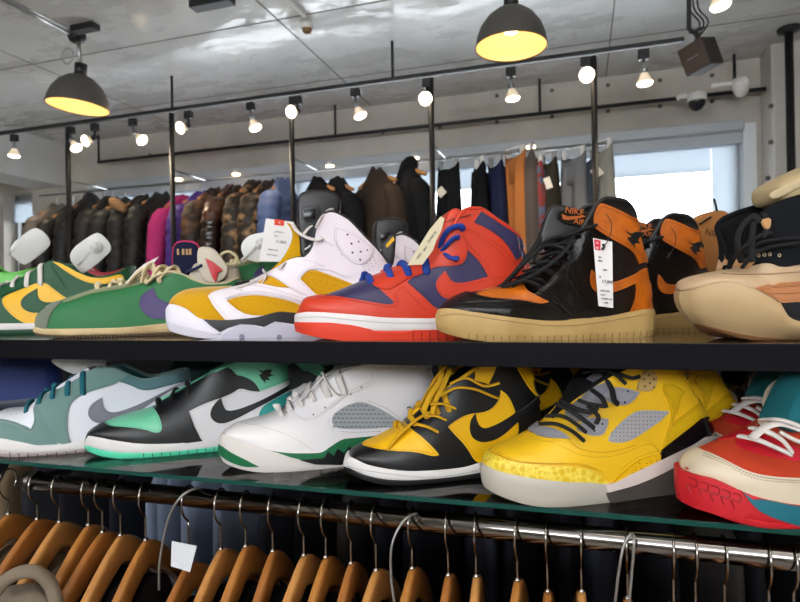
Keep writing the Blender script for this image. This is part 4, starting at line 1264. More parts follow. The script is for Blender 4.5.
fl = S.panel('collar_flap', orange, [(593, 216), (598, 204), (603, 203.5), (617.5, 209.7), (631, 217), (645, 226), (647, 262), (639, 264), (634, 252), (617.5, 242.5), (603, 234), (594, 228)], off=.0024)
S.seam(st_o, [(596, 226), (604, 231.5), (618, 240), (635, 249.5), (640, 260)], off=.003)
S.seam(st_o, [(597, 214), (602, 207), (617, 213), (632, 220), (643, 228)], off=.003)
S.seam(st_k, [(552, 301), (561, 307), (573, 317)], off=.0026)
wings(S, 633, 238, 1.0, black, .0032)
S.grooves(mat('groove_brown', '86683a', .8), .12, .95, 26, .02, .22)
for i, (a, b) in enumerate([((576, 234), (555, 244)), ((568, 244), (546, 253)), ((561, 253), (538, 262)), ((554, 262), (530, 270)), ((548, 271), (520, 277)), ((540, 280), (512, 283))]):
    S.tubepx('lace', l_black, [(a[0] + 3, a[1] + 3, -.034), (a[0], a[1], -.042), ((a[0] + b[0]) / 2, (a[1] + b[1]) / 2 - 3, -.036), (b[0], b[1], -.012), (b[0] - 6, b[1] + 1, .015)], .0036, flat=.5)
for pts in ([(596, 225, -.044), (584, 229, -.046), (570, 234, -.04), (555, 240, -.03), (543, 247, -.025), (528, 260, -.024), (513, 274, -.022), (503, 284, -.02), (497, 288, -.012)],
            [(545, 222, -.01), (540, 238, -.02), (531, 252, -.02), (519, 268, -.018), (508, 281, -.016)],
            [(562, 236, -.038), (548, 240, -.03), (538, 250, -.02), (535, 262, -.026), (548, 262, -.036)],
            [(574, 240, -.041), (560, 256, -.046), (545, 268, -.046), (527, 278, -.04), (512, 286, -.03)],
            [(500, 290, -.02), (512, 284, -.035), (526, 281, -.044), (540, 286, -.046)],
            [(534, 254, -.02), (545, 246, -.03), (560, 247, -.042), (572, 255, -.046)]):
    S.tubepx('lace', l_black, pts, .0040, flat=.55)
tg = slab(S, 'tongue', black, rpoly([(536, 247), (543, 222), (549, 206), (560, 204), (592, 213), (594, 226), (584, 240), (560, 256)], 2), -.018, .010, .004)
slab(S, 'tongue_label', cloth('tongue_label_black', '17130f'), rpoly([(560, 208), (592, 214), (590, 229), (556, 222)], 1), -.0245, .002, .0006, parent=tg)
text_on(S, 'NIKE', 574.5, 211.5, -.0262, .0115, orange, R_(-10), parent=tg); text_on(S, 'AIR', 579.5, 222, -.0262, .0100, orange, R_(-10), parent=tg)
slab(S, 'tongue_swoosh', orange, [(562, 214), (563, 219), (568, 220), (576, 219), (587, 216), (575, 216), (568, 216.5), (564, 215)], -.0262, .0006, 0, parent=tg)
pt = slab(S, 'price_tag', mat('tag_white', 'ddd9d8', .6), [(593, 238), (612, 242), (613, 308), (598.5, 306)], -.058, .0012, 0, None, 'white price tag with red top tied to the black and orange high top', 'price tag')
slab(S, 'red_header', mat('tag_red', 'c8102e', .6), [(594.2, 239.2), (600.5, 240.6), (600.3, 250.5), (595, 249.5)], -.0591, .0006, 0, parent=pt)
ink = mat('ink', '3b3a40', .8)
for body, x, y, s in (('10', 597, 243, .004), ('0K', 597.5, 248, .004)): text_on(S, body, x, y, -.0597, s, mat('tag_white', ''), R_(-8), parent=pt)
for body, x, y, s in (('Size', 600, 257, .0030), ('MEN', 600, 261, .0030), ('28.0', 605, 270, .0032), ('0', 600, 277, .0042), ('17,800', 607.5, 282, .0055), ('----', 607, 285, .0030), ('J1RH-220', 605, 291, .0030), ('0123', 603, 295, .0030), ('555088-028', 606.5, 299, .0028), ('100%', 606, 303, .0028)):
    text_on(S, body, x, y, -.0597, s, ink, R_(-6), parent=pt)
S.tubepx('tag_cord', mat('tag_string', '1a1a1c', .6), [(606, 214, -.041), (611, 222, -.047), (611, 232, -.056), (607, 242, -.061), (603, 248, -.061)], .0006)
S.tubepx('tag_stopper', mat('tag_string', ''), [(603, 244, -.061), (604, 247, -.062), (602, 250, -.061)], .0016)
twin(S, 'second black and orange high top, half hidden behind the first near the window', 714, 1.0, -.10, sc=.98)

# ------------------------------------------------------------------ upper shelf: red and navy high top
S = A5 = Shoe('high_top_sneaker', 'red and navy high top sneaker with blue laces and a cream paper tag', (297, 322), (530, 322), .738, None, ZU, W=None, phi=R_(27), col_open=(.34, .66), rim=.86, group='sneakers on the upper shelf')
S.shape([(0, 299, 311), (.03, 302, 304), (.07, 307, 298.5), (.14, 325, 295), (.2, 340, 290), (.28, 362, 281), (.36, 384, 273), (.44, 405, 267), (.5, 425, 258), (.56, 440, 248), (.61, 452, 232), (.65, 460, 214), (.7, 469, 208), (.76, 479, 208), (.86, 497, 219), (.94, 514, 231), (1, 523, 241)],
        [(298, 314), (309, 311), (352, 314), (393, 317.5), (437, 317.5), (480, 314), (527, 307)])
S.upper(red, lining_b, rimm=red)
S.sole(offw, 'midsole', .36, 1); S.sole(redrub, 'outsole', 0, .40, ex=.0034)
S.grooves(mat('groove_red', '7a1d10', .8), .45, .96, 16, .02, .34, .0048)
S.panel('outsole_wrap', redrub, [(295, 322), (330, 322.5), (352, 325), (370, 329), (381, 333.5), (399, 334), (413, 330), (440, 330), (530, 322), (530, 340), (440, 345), (297, 340)], surf=S.sole_pt, off=.0012, smooth=False)
S.seam(mat('grey_thread', '77747a', .8), [(299, 318), (320, 317), (352, 320), (393, 323), (437, 323)], surf=S.sole_pt, off=.0006, name='sidewall_stitching')
S.panel('toe_box', navy, [(321, 296.5), (340, 289), (362, 279), (371, 281), (385, 294), (394, 302), (391, 305), (375, 302.5), (345, 298)], off=.0008)
S.panel('quarter', navy, [(407, 282), (415, 276), (421, 275.5), (434.5, 266.5), (457, 266), (464.5, 262), (467, 250), (478, 260), (486, 272), (492, 286), (500, 300), (470, 314), (438, 311), (424, 297)], off=.0008)
S.panel('eyestay', red, [(369, 281), (372, 277), (384, 271.5), (405, 265), (425, 256), (442, 246), (452, 234), (461, 228), (468, 240), (467, 252), (464.5, 262), (457, 266), (434.5, 266.5), (421, 275.5), (409, 278), (396, 286), (390, 290), (376, 288)], off=.0024)
S.panel('swoosh', red, [(445, 271), (438, 278), (435, 285), (438.5, 294), (446, 299.4), (465, 297), (493, 288), (520, 280), (524, 272), (490, 276), (465, 283), (452.5, 283), (448, 277)], off=.0026)
S.panel('collar_band', red, [(462, 226), (476, 229), (494, 240), (508, 252), (518, 268), (530, 262), (532, 300), (510, 300), (494, 290), (486, 272), (478, 260), (467, 248), (461, 238)], off=.002)
S.panel('collar_inset', navy, [(481, 211.5), (474, 222), (496, 233.5), (508, 245.5), (516, 260), (526, 252), (524, 241), (505, 227)], off=.0016)
S.panel('mudguard', red, [(296, 316), (302, 303), (307, 298), (321, 295.5), (345, 298), (375, 303), (392, 305.5), (397, 303), (393, 292), (403, 285), (412, 294), (424, 306), (436, 318), (393, 320), (352, 317), (309, 314)], off=.002)
S.seam(st_red, [(318, 298.5), (345, 300.5), (375, 305), (392, 307.5), (399, 303)], off=.0028)
S.seam(st_red, [(466, 231), (480, 238), (497, 250), (510, 264)], off=.0028)
S.seam(st_red, [(462, 236), (472, 248), (484, 262), (494, 282)], off=.0028)
S.dots('perforations', hole, [(340, 293.5), (346, 291.5), (352, 289.5), (343, 296), (349, 294), (355, 292)], .0008)
S.laces(l_blue, [.30, .37, .44, .50], .62, .0056, .005, .5)
for pts in ([(440, 250, -.03), (443, 238, -.04), (450, 229, -.046), (461, 226, -.046), (463, 230, -.042)],
            [(441, 253, -.03), (446, 246, -.042), (453, 239, -.046), (459, 237, -.044)],
            [(443, 251, -.03), (448, 256, -.042), (455, 259, -.046), (457, 257, -.042)],
            [(432, 254, -.02), (440, 252, -.03), (447, 247, -.03)]):
    S.tubepx('lace', l_blue, pts, .0043, flat=.55)
slab(S, 'tongue', red, rpoly([(425, 258), (440, 236), (443, 216), (450, 210), (458, 212), (462, 226), (452, 244), (440, 258)], 2), .0, .05, .008)
S.tubepx('tag_cord', mat('tag_string', ''), [(471, 214.5, -.041), (462, 217, -.04), (453, 219, -.03), (447, 222, -.035), (442, 221, -.045)], .0006)
S.dots('eyelet', mat('eyelet_metal', 'c9c6c4', .3, metal=1), [(470.5, 215)], .0012, off=.003)
o = slab(S, 'paper_tag', mat('tag_cream', 'cdc2a4', .7), [(440.5, 216.5), (444.5, 218.5), (441, 231), (436, 241), (433, 250), (422.5, 264.5), (407, 265.5), (413, 256), (419.5, 245.5), (430, 229)], -.054, .0015, 0, None, 'cream handwritten paper tag hanging on the red and navy high top', 'price tag')
for body, x, y, s in (('DUNK HI', 432, 237, .0045), ('28.5', 425, 249, .0045), ('USED', 419, 256, .0042)): text_on(S, body, x, y, -.0552, s, ink, R_(52), parent=o)
twin(S, 'second red and navy high top, only its collar showing between the two front high tops', 534, .96, -.02)

# ------------------------------------------------------------------ upper shelf: mustard and white high top
S = A4 = Shoe('high_top_sneaker', 'white and mustard high top sneaker with black tongue and perforated white collar', (168, 318), (404, 322), .752, None, ZU, W=None, phi=R_(29), col_open=(.30, .63), rim=.9, group='sneakers on the upper shelf')
S.shape([(0, 169.5, 307), (.03, 172, 301), (.07, 178, 294.5), (.13, 188, 290), (.22, 210, 287.5), (.3, 232, 286.5), (.36, 250, 282), (.42, 265, 275), (.48, 280, 267), (.53, 292, 259), (.57, 304, 256), (.6, 312, 246), (.63, 315, 230), (.67, 320, 216), (.72, 331, 211), (.8, 346, 217), (.88, 365, 236), (.95, 382, 254), (1, 393, 270)],
        [(169, 308), (173, 304), (186, 308), (203, 319), (226, 320), (255, 317.5), (281, 311.7), (300, 313), (350, 309), (400, 302)], spring=.014)
S.upper(lav, lining_b, rimm=black, rimr=.0022)
clear = mat('clear_sole', 'c9c9d2', .25, trans=.25)
S.sole(rubber('cool_white_rubber', 'd0ccd6'), 'midsole', 0, 1)
S.panel('midsole_wedge', leather('black_midsole', '16161a', .5), [(203, 318.5), (226, 320), (255, 317.5), (281, 310.5), (300, 310), (350, 306), (400, 300), (400, 312), (340, 325), (300, 325), (275, 321.5), (264, 327), (255, 325), (240.5, 324), (228, 328), (220, 332), (211, 326)], surf=S.sole_pt, off=.0014, smooth=False)
S.panel('outsole_lug', rubber('pale_lug', 'b9b7c6'), [(222, 334), (232, 328), (240.5, 325), (255, 326), (263, 329), (272, 322), (282, 323), (300, 327), (305, 340), (222, 341)], surf=S.sole_pt, off=.003)
S.dots('lug_recess', mat('recess_grey', '7c7a8c', .6), [(242, 336, .0042), (279, 336.5, .0042)], surf=S.sole_pt, off=.0034)
S.panel('toe_bumper', rubber('toe_bumper_white', 'd9d5e0'), [(167, 306), (172, 302.5), (186, 308), (197, 312), (203, 319.5), (209, 326.6), (222, 334), (209, 333), (190, 328), (175, 324), (167, 320)], surf=S.sole_pt, off=.0022)
S.panel('toe_overlay', must, [(168, 304), (172, 298), (178, 293), (188, 289), (217, 286), (234, 287), (216, 292), (208.5, 297), (213, 306), (222, 316), (227, 322), (203, 321), (190, 311), (173, 304)], off=.0012)
S.panel('lower_quarter', must, [(226.5, 300.8), (240.5, 296.4), (260.6, 295), (286.5, 300), (303, 306), (310, 312), (286.5, 313), (246, 317)], off=.0012)
S.panel('upper_quarter', must, [(300, 279), (305, 273), (312, 269), (330, 275), (358, 286), (375, 295), (340, 300), (318, 296), (309, 288)], off=.0012)
S.panel('lace_panel', must, [(258, 283), (268, 275), (275, 278.5), (290, 288), (276, 287)], off=.0012)
S.panel('vamp_stripe', lav, [(208, 297), (214, 292), (235, 288), (256, 285), (275, 289), (300, 296), (316, 302), (303, 304.5), (286.5, 299), (260.6, 294), (240.5, 295.4), (226, 300), (232, 307), (246, 318), (227, 321), (218, 311)], off=.0026)
S.panel('eyestay', lav, [(250, 282), (265, 273), (281, 265), (298, 256.5), (318, 259.5), (332, 271), (312, 268), (304, 273), (300, 279), (310, 289), (318, 298), (304, 296), (288, 287), (275, 278), (268, 276), (258, 283.5)], off=.0026)
S.panel('ankle_pad', lav, [(335, 226), (343, 228), (356, 234), (366, 242), (372, 248), (371, 256), (364, 263), (357, 265), (347, 259), (338, 248), (334, 236)], off=.004)
S.panel('ankle_band', lav, [(322, 232), (330, 238), (334, 243), (332, 246), (324, 240), (320, 235)], off=.0034)
S.panel('ankle_strip', lav, [(318, 256), (330, 262), (345, 271), (351, 276), (347, 278), (330, 270), (317, 261)], off=.0034)
S.seam(st_w, [(334, 227), (335, 240), (339, 252), (344, 259)], off=.003)
S.seam(st_w, [(212, 297), (218, 306), (228, 317)], off=.0034)
S.seam(st_w, [(228, 299), (242, 294), (262, 292.5), (288, 297), (303, 302)], off=.0034)
S.dots('perforations', hole, [(347, 235, .0017), (351, 244, .0019), (358, 242, .0015), (352, 253, .0018), (360, 252, .0017), (359.5, 260, .0017), (366.5, 250.5, .0014)], off=.0045)
S.dots('perforations', hole, [(337, 231), (337.7, 236), (338.3, 241), (339.2, 246), (340.3, 250.5), (341.5, 255)] + [(363 + i * 3.3 + j * 1.2, 267 + j * 3.2 - i * 3.2) for i in range(4) for j in range(3)], .0007, off=.0028)
S.dots('perforations', mat('hole_mustard', '5a3f06', .9), [(306 + i * 7 + (j % 2) * 2, 277 + j * 5 + i * 2.2) for i in range(7) for j in range(3) if not (i > 4 and j > 1) and not (i == 0 and j == 2)], .0007, off=.0018)
S.dots('perforations', mat('hole_mustard', ''), [(264 + i * 6, 298 + (i % 3) * 2.6 + i * .6) for i in range(6)] + [(268 + i * 6, 303 + i * .7) for i in range(4)], .0007, off=.0018)
slab(S, 'tongue', black, rpoly([(297, 199), (302, 193.5), (318, 191.5), (334, 194), (341, 202), (338, 218), (326, 238), (312, 258), (300, 262), (299, 240), (297, 222)], 2), .004, .05, .009)
slab(S, 'tongue_frame', leather('tongue_frame_black', '1c1c20', .3), rpoly([(301, 207), (318, 205), (321, 209), (318, 221), (303, 222)], 1), -.0225, .003, .001)
slab(S, 'tongue_badge', mat('badge_black', '08080a', .2), [(304, 210), (316, 208.5), (315, 219), (304, 219.5)], -.0245, .002, .0005)
slab(S, 'tongue_wing', must, rpoly([(268, 272), (280, 262), (288, 250), (293, 237), (291, 228), (285, 221.5), (296, 227), (301, 238), (305, 250), (310, 258), (298, 259), (284, 268)], 2), -.012, .006, .002)
for pts in ([(293, 225, -.018), (298, 232, -.036), (308, 238, -.044), (319, 240, -.046), (321, 238, -.042)], [(302, 236, -.03), (310, 227, -.02), (317, 222, -.01)],
            [(305, 250, -.03), (312, 245, -.03), (318, 241, -.02)], [(316, 228, -.045), (320, 220, -.045), (328, 211, -.03), (336, 211, -.01), (340, 216, .01)]):
    S.tubepx('lace', l_white, pts, .0038, flat=.5)
for pts in ([(232, 291, -.035), (240, 287, -.042), (248, 286, -.03)], [(240, 288, -.04), (250, 283, -.04), (262, 279, -.03)], [(262, 284, -.04), (266, 276, -.04), (263, 270, -.02)], [(279, 269, -.046), (283, 264, -.04), (290, 262, -.03)], [(226, 288, -.02), (236, 289, -.04), (244, 291, -.046)]):
    S.tubepx('lace', l_white, pts, .0030, flat=.5)
J6b = twin(S, 'second white and mustard high top showing only behind the cream paper tag', 462, 1.20, .0, sc=.95)
b_ = slab(S, 'tab', black, [(0, 0)] * 0, 0) if False else None

# ------------------------------------------------------------------ upper shelf: green nylon runner
S = A3 = Shoe('running_sneaker', 'low green nylon running sneaker with purple swoosh and cream laces', (36, 325), (243, 322), .748, None, ZU, W=None, phi=R_(30), col_open=(.42, .68), rim=.84, group='sneakers on the upper shelf')
S.shape([(0, 36.5, 320), (.03, 39, 314), (.08, 48, 307), (.14, 60, 301), (.22, 76, 295), (.3, 92, 290), (.4, 115, 286), (.48, 132, 282), (.55, 150, 277), (.62, 168, 272), (.68, 181, 273.5), (.74, 193, 279.5), (.82, 209, 283.5), (.9, 224, 283), (.96, 234, 279), (1, 238, 277)],
        [(37, 327), (44, 328.8), (80, 328.5), (110, 328), (170, 323), (240, 316)], spring=.006)
S.upper(nyl, lining_w, rimm=cloth('cream_binding', 'b9b08c'), rimr=.0018)
S.sole(rubber('tan_sole', 'a98f62', col2='c2ab80', cs=20), 'midsole', .30, 1); S.sole(rubber('tan_outsole', '5d4a30'), 'outsole', 0, .34, ex=.0018)
for sd in (-1, 1):
    t = MB()
    for k in range(60):
        s = .03 + k / 60 * .94
        x, wd, z = S.sole_pt(np.array([s]), np.array([.18]), .0026)
        t.box(x[0] - .0012, x[0] + .0012, sd * wd[0] - .0018, sd * wd[0] + .0018, z[0] - .002, z[0] + .0018)
    t.build('tread', rubber('tan_tread', '4a3a26'), S.root)
S.panel('toe_patch', suede('grey_green_suede', '6b7363'), [(35, 327), (36, 318), (44, 309), (58, 301.5), (64, 300.5), (55, 308), (49, 318), (47, 330)], off=.0016)
S.panel('swoosh', leather('purple_leather', '3d2c63', .4), [(154, 287.8), (146, 292), (140, 298), (139, 307), (146, 316), (155, 319.5), (170, 318.4), (190, 308), (212, 294), (190, 300), (169, 303.5), (158.5, 299), (155, 293)], off=.0022)
S.panel('eyestay', suede('olive_trim', '7d8562'), [(62, 301), (88, 291), (104, 287), (126, 284), (150, 277), (168, 271), (172, 274), (152, 281), (128, 288), (104, 291.5), (88, 294.5), (66, 303)], off=.0014)
S.laces(l_cream, [.34, .39, .44, .49, .54, .59], .80, .0046, .006, .6)
for pts in ([(142, 283, -.03), (145, 270, -.03), (152, 265, -.02), (156, 277, -.03)], [(150, 282, -.034), (158, 268, -.03), (166, 268, -.02), (168, 279, -.03)], [(128, 284, -.03), (139, 272, -.03), (150, 268, -.02)], [(160, 278, -.034), (170, 268, -.03), (176, 268, -.02), (180, 277, -.02)],
            [(146, 284, -.036), (156, 276, -.036), (172, 272, -.03), (183, 276, -.02)]):
    S.tubepx('lace', l_cream, pts, .0052, flat=.55)
o = slab(S, 'paper_tag', mat('tag_pale', 'cfcac4', .6), [(124, 285), (134, 271), (143, 263), (157, 255.5), (153, 261), (140, 274), (133, 279)], -.036, .0012, 0, None, 'white paper tag tilted in the cream laces of the green runner', 'price tag', lean=.4)
S.tubepx('tag_loop', hole, [(139, 251.5, -.03), (144, 256, -.03), (150, 261, -.03)], .0006)
gt = twin(S, 'second green nylon runner raised behind the first, heel toward the price tag', 335, 1.19, .0, .055, sc=.95)
gb = empty('shoe_riser', (gt.location[0] + .13, gt.location[1] + .07, ZU), gt.rotation_euler[2], 'low black riser box under the second green runner', 'box')
mb = MB(); mb.box(-.12, .14, -.04, .05, .0, .054, .002); mb.build('box', m_black, gb)

# ------------------------------------------------------------------ upper shelf: green and yellow low sneaker
S = A2 = Shoe('low_top_sneaker', 'green and yellow low sneaker with white laces and a clear plastic insert', (-78, 325), (137, 320), .790, None, ZU, W=None, phi=R_(30), col_open=(.36, .64), rim=.86, group='sneakers on the upper shelf')
S.shape([(0, -76, 314), (.04, -72, 306), (.1, -60, 301), (.2, -38, 297), (.3, -16, 293), (.38, 4, 287), (.45, 18, 280), (.52, 32, 273), (.58, 44, 265), (.62, 51, 261.5), (.66, 60, 263), (.73, 77, 272), (.8, 94, 277.5), (.88, 112, 275), (.94, 123, 270), (1, 131, 265.5)],
        [(-76, 318), (-60, 319), (-20, 323), (0, 323.5), (35, 323), (80, 319), (130, 312)])
S.upper(green, cloth('green_lining', '17402a'), rimm=green)
S.sole(offw, 'midsole', .42, 1); S.sole(rubber('green_rubber', '143f27'), 'outsole', 0, .46, ex=.0034)
S.panel('quarter', yellow, [(2, 303), (3, 297), (20, 290), (43, 280.5), (55, 290), (66, 298), (72, 300), (60, 314), (36, 324), (22, 323), (8, 312)], off=.0010)
S.panel('swoosh', green, [(37.6, 288.6), (28, 294), (21, 300), (21, 307), (28, 312), (38, 313.5), (50, 309), (84, 295), (110, 283), (90, 291), (70, 298), (56, 302), (44, 302.6), (38, 298)], off=.0026)
S.panel('collar_stripe', yellow, [(52.5, 261), (59, 262), (77, 272), (94.5, 278.5), (108, 277.5), (121, 273.6), (124, 278), (112, 283), (98, 284.6), (86, 282), (75, 277), (64, 270)], off=.0016)
S.panel('eyestay', green, [(0, 286), (18, 279), (32, 272), (46, 263), (52, 265), (58, 275), (68, 290), (58, 291), (46, 279), (36, 282), (18, 289), (0, 297)], off=.002)
S.laces(l_white, [.33, .39, .45, .51, .57], .66, .0050, .004, .55)
gl_ = mat('frosted_plastic', 'd9d8d4', .3, trans=.35, alpha=.92)
def insert(S, pts, yy, label, knob=None, lean=-.1):
    o = slab(S, 'shoe_insert', gl_, rpoly(pts, 2), yy, .004, .0015, None, label, 'shoe insert', lean=lean, group='plastic inserts in the upper shelf shoes')
    if knob:
        p = S.un(knob[0], knob[1], yy); mb = MB()
        mb.lathe([(.012, -.002), (.011, -.004), (.006, -.0055), (.005, -.010), (0, -.0115)], 20, Matrix.Translation((p[0], p[1] + lean * .08, p[2])) @ Matrix.Rotation(-PI / 2, 4, 'X'))
        mb.v = [(a, 2 * (p[1] + lean * .03) - b if False else b, c) for a, b, c in mb.v]
        mb.build('knob', gl_, o, True)
        q = S.un(knob[0] - 20, knob[1] + 17, yy)
        mb = MB(); mb.tube([(p[0] - .01, p[1] - .003, p[2] - .006), (q[0], q[1] - .003, q[2])], .0035, 10); mb.build('stem', gl_, o, True)
    else:
        a = S.un(pts[0][0] + 4, pts[0][1] + 4, yy); b = S.un(pts[1][0] + 4, pts[1][1] + 4, yy)
        mb = MB(); mb.tube([(a[0], a[1] - .003, a[2]), (b[0], b[1] - .003, b[2])], .003, 10, flat=.6); mb.build('rib', gl_, o, True)
    return o
insert(S, [(66, 254), (95, 233), (103, 234), (113, 246), (110, 254), (86, 273), (80, 273)], -.004, 'frosted plastic insert with round knob standing in the green and yellow shoe', (98, 248))

# generic sneakers for the ones mostly hidden
def low_shoe(name, label, hx, Yh, L, shelf, up, sol, lac, hi=.08, group=None, swo=None, capm=None, phi=None, line=None, W=.046, high=False, zt=0):
    phi = R_(28) if phi is None else phi
    t_, Yt = toe_from(hx, Yh, L, phi)
    S = Shoe(name, label, t_, None, Yt, L, shelf, W=W, col_open=(.36, .66), rim=.86, group=group, phi=phi)
    S.st = pchip([0, .3, 1], [.026, .024, .03]); S.zb = lambda s: .01 * np.clip(1 - np.asarray(s) / .2, 0, 1) ** 2; S.hb = .004; S._inv = {}
    T = [(0, .002, .03), (.03, .004, .038), (.08, .02, .047), (.16, .045, .053), (.26, .075, .058), (.36, .105, .070), (.46, .135, .085), (.56, .163, .10)]
    T += [(.62, .18, .108), (.72, .21, .085), (.8, .234, .078), (.9, .262, .082), (1, .285, .092)] if not high else [(.62, .178, .13), (.68, .19, .152), (.76, .215, .15), (.86, .245, .143), (.94, .265, .146), (1, .278, .15)]
    k = L / .29
    S.tx = pchip([q[0] for q in T], [q[1] * k for q in T]); S.tz = pchip([q[0] for q in T], [q[2] * k for q in T])
    S.upper(up, line or lining_b)
    S.sole(sol, 'midsole')
    if capm: S.panel_sa('mudguard', capm, [(0, 0), (0, .5), (.06, .75), (.2, .45), (.3, .3), (.42, 0)])
    if swo: S.panel_sa('swoosh', swo, [(.42, .62), (.36, .45), (.36, .28), (.42, .16), (.5, .16), (.7, .4), (.97, .75), (.7, .55), (.52, .38), (.45, .42)], off=.002)
    if lac: S.laces(lac, [.33, .39, .45, .51], .75, .0034, .005, .55)
    return S
back = 'sneakers on the upper shelf'
S1 = low_shoe('low_top_sneaker', 'lime green and black sneaker cut by the left edge behind the green and yellow shoe', 40, 1.02, .29, ZU + .0, leather('lime_leather', '63b84e'), leather('dark_grey_rubber', '2b2b2f'), l_white, group=back, line=lining_b, swo=leather('dark_swoosh', '26262a'))
S1.root.location[2] += .05
rb_ = empty('shoe_riser', (S1.O[0] + .14, S1.O[1] + .06, ZU), S1.phi, 'low black riser box under the lime green sneaker', 'box')
mb = MB(); mb.box(-.13, .13, -.04, .04, 0, .049, .002); mb.build('box', m_black, rb_)
insert(A2, [(6, 250), (33, 228), (42, 229), (52, 240), (50, 248), (27, 265), (21, 264)], .13, 'frosted ribbed plastic insert at the left edge in front of the far window', None)
S2 = low_shoe('low_top_sneaker', 'dark red and white sneaker behind the frosted insert with the knob', 130, 1.12, .27, ZU, leather('dark_red_leather', '8e1222'), offw, l_white, group=back, line=lining_w)
S2.root.location[2] += .055
mb = MB(); mb.box(-.12, .13, -.04, .04, 0, .054, .002); o = mb.build('box', m_black, None); rb2 = empty('shoe_riser', (S2.O[0] + .12, S2.O[1] + .03, ZU), S2.phi, 'low black riser box under the dark red sneaker', 'box'); o.parent = rb2
S3 = low_shoe('retro_sneaker', 'cream and red retro sneaker with navy tongue behind the green runner', 244, 1.03, .25, ZU, leather('cream_leather', 'b9ae9c'), offw, None, group=back, line=lining_w, high=True)
S3.root.location[2] += 0
slab(S3, 'tongue', cloth('navy_tongue', '171a33'), rpoly([(173, 275), (173, 252), (175, 244), (183, 241.5), (195, 243), (199, 250), (200, 275)], 1), -.02, .01, .003)
slab(S3, 'tongue_edge', cloth('pink_edge', 'b0305a'), rpoly([(172, 276), (172, 250), (175, 242.5), (183, 240), (196, 241.5), (201, 248), (202, 276)], 1), -.012, .006, .002)
for i, x in enumerate((178, 183, 187, 190)): slab(S3, 'lettering', mat('tan_letter', 'a8865c', .7), [(x - 1.2, 249), (x + (1.4 if i % 2 else .6), 248.6), (x + 1.4, 254.6), (x - 1, 254.9)], -.0262, .001, 0)
slab(S3, 'side_panel', leather('flat_red', 'b3121e'), [(205, 258), (213, 262), (223, 270), (218, 273), (216, 283), (212, 277)], -.046, .004, .001)
slab(S3, 'eyestay', leather('cream_leather', ''), rpoly([(197, 250), (202, 246), (214, 248), (222, 258), (230, 270), (222, 282), (206, 284), (198, 270)], 2), -.038, .010, .003)
S3.tubepx('heel_loop', cloth('cream_binding', ''), [(218, 262, -.03), (222, 254, -.03), (230, 252, -.03), (237, 258, -.03), (235, 264, -.03), (226, 264, -.03)], .003)
S3.tubepx('lace', mat('navy_lace', '1a2040', .8), [(186, 272, -.03), (194, 269, -.04), (202, 265, -.045)], .003)
insert(A3, rpoly([(240, 246), (247, 236), (262, 232), (280, 232), (286, 240), (284, 262), (250, 262), (243, 256)], 0), .11, 'white hexagonal plastic insert behind the white and red price tag', (261.5, 244), 0)
pt = slab(A3, 'price_tag', mat('tag_white', ''), [(266, 218.5), (294, 222), (295, 238), (283, 262), (259, 261)], .085, .0012, 0, None, 'white price tag with orange red header leaning on the hexagonal insert', 'price tag')
slab(A3, 'red_header', mat('tag_header', 'd23a1e', .6), [(274.5, 219), (284.5, 220.4), (284, 226), (274.3, 225)], .084, .0006, 0, parent=pt)
for body, x, y, s in (('10', 279, 222.6, .0055),): text_on(A3, body, x, y, .0834, s, mat('tag_white', ''), R_(-6), parent=pt)
for body, x, y, s in (('JORDAN', 279, 232, .0045), ('29.0', 276, 236, .0045), ('21,800', 281, 242, .0075), ('DB0732-700', 273, 250, .0038), ('USED SHOES', 272, 255, .0038)): text_on(A3, body, x, y, .0838, s, ink, R_(-8), parent=pt)

# second mustard pair details: dark flap with yellow tab in front of its collar
o = slab(A4, 'lace_lock', black, rpoly([(379, 248), (394, 231), (396, 236), (394, 262), (391, 268), (386, 264)], 1), .02, .01, .002, None, 'black lace toggle with a yellow tab behind the perforated white collar', 'toggle')
slab(A4, 'tab', yellow, [(385.5, 245), (393, 236.5), (394.5, 240), (387, 248)], .014, .002, 0, parent=o)

# tan shoe with black letters at the back right
S7 = low_shoe('high_top_sneaker', 'tan leather sneaker with black lettering on its tall tongue near the window', 757, 1.14, .28, ZU, leather('dark_brown_leather', '4a2a20'), offw, None, group=back)
tan = suede('tan_suede', '94602f')
o = slab(S7, 'tongue', tan, rpoly([(688, 272), (690, 220), (700, 214), (716, 210), (724, 211), (731, 218), (736, 232), (739, 262), (738, 278)], 2), -.03, .016, .006)
text_on(S7, 'NIKE', 714, 234, -.0386, .0150, mat('burnt_letter', '4a2d14', .8), R_(-12), parent=o)
S7.tubepx('lace', l_black, [(714, 199, -.03), (716, 206, -.035), (717, 213, -.035)], .0018)
S7.tubepx('lace', l_black, [(700, 224, -.042), (706, 220, -.042), (711, 217, -.042)], .0016)
S7.dots('eyelet', hole, [], .002) if False else None

# ------------------------------------------------------------------ upper shelf: chunky cream sneaker at the right
S = A8 = Shoe('chunky_sneaker', 'cream and tan chunky sneaker with black knit collar cut by the right edge', (684, 303), (905, 320), .742, .30, ZU, W=.054, col_open=(.22, .52), rim=.82, phi=math.radians(24), group='sneakers on the upper shelf')
S.shape([(0, 680, 290), (.03, 682, 285), (.07, 688, 279.5), (.13, 701, 274.5), (.2, 717, 271), (.26, 731, 268), (.31, 739, 258), (.36, 746, 240), (.42, 754, 224), (.5, 768, 210), (.6, 795, 198), (.7, 825, 192), (.8, 850, 192), (.9, 875, 196), (1, 895, 206)],
        [(679, 292), (684, 284.5), (694, 281), (704, 279.6), (730, 282), (754, 289), (768, 296), (781, 305), (790, 317), (800, 321), (850, 318), (900, 312)], spring=.016)
S.rnd = .022
foam = mat('cream_foam', 'b0946c', .5, 'noise', 60, .15, .002)
S.upper(leather('cream_upper', 'b89c7c', .5), lining_b, rimm=lining_b)
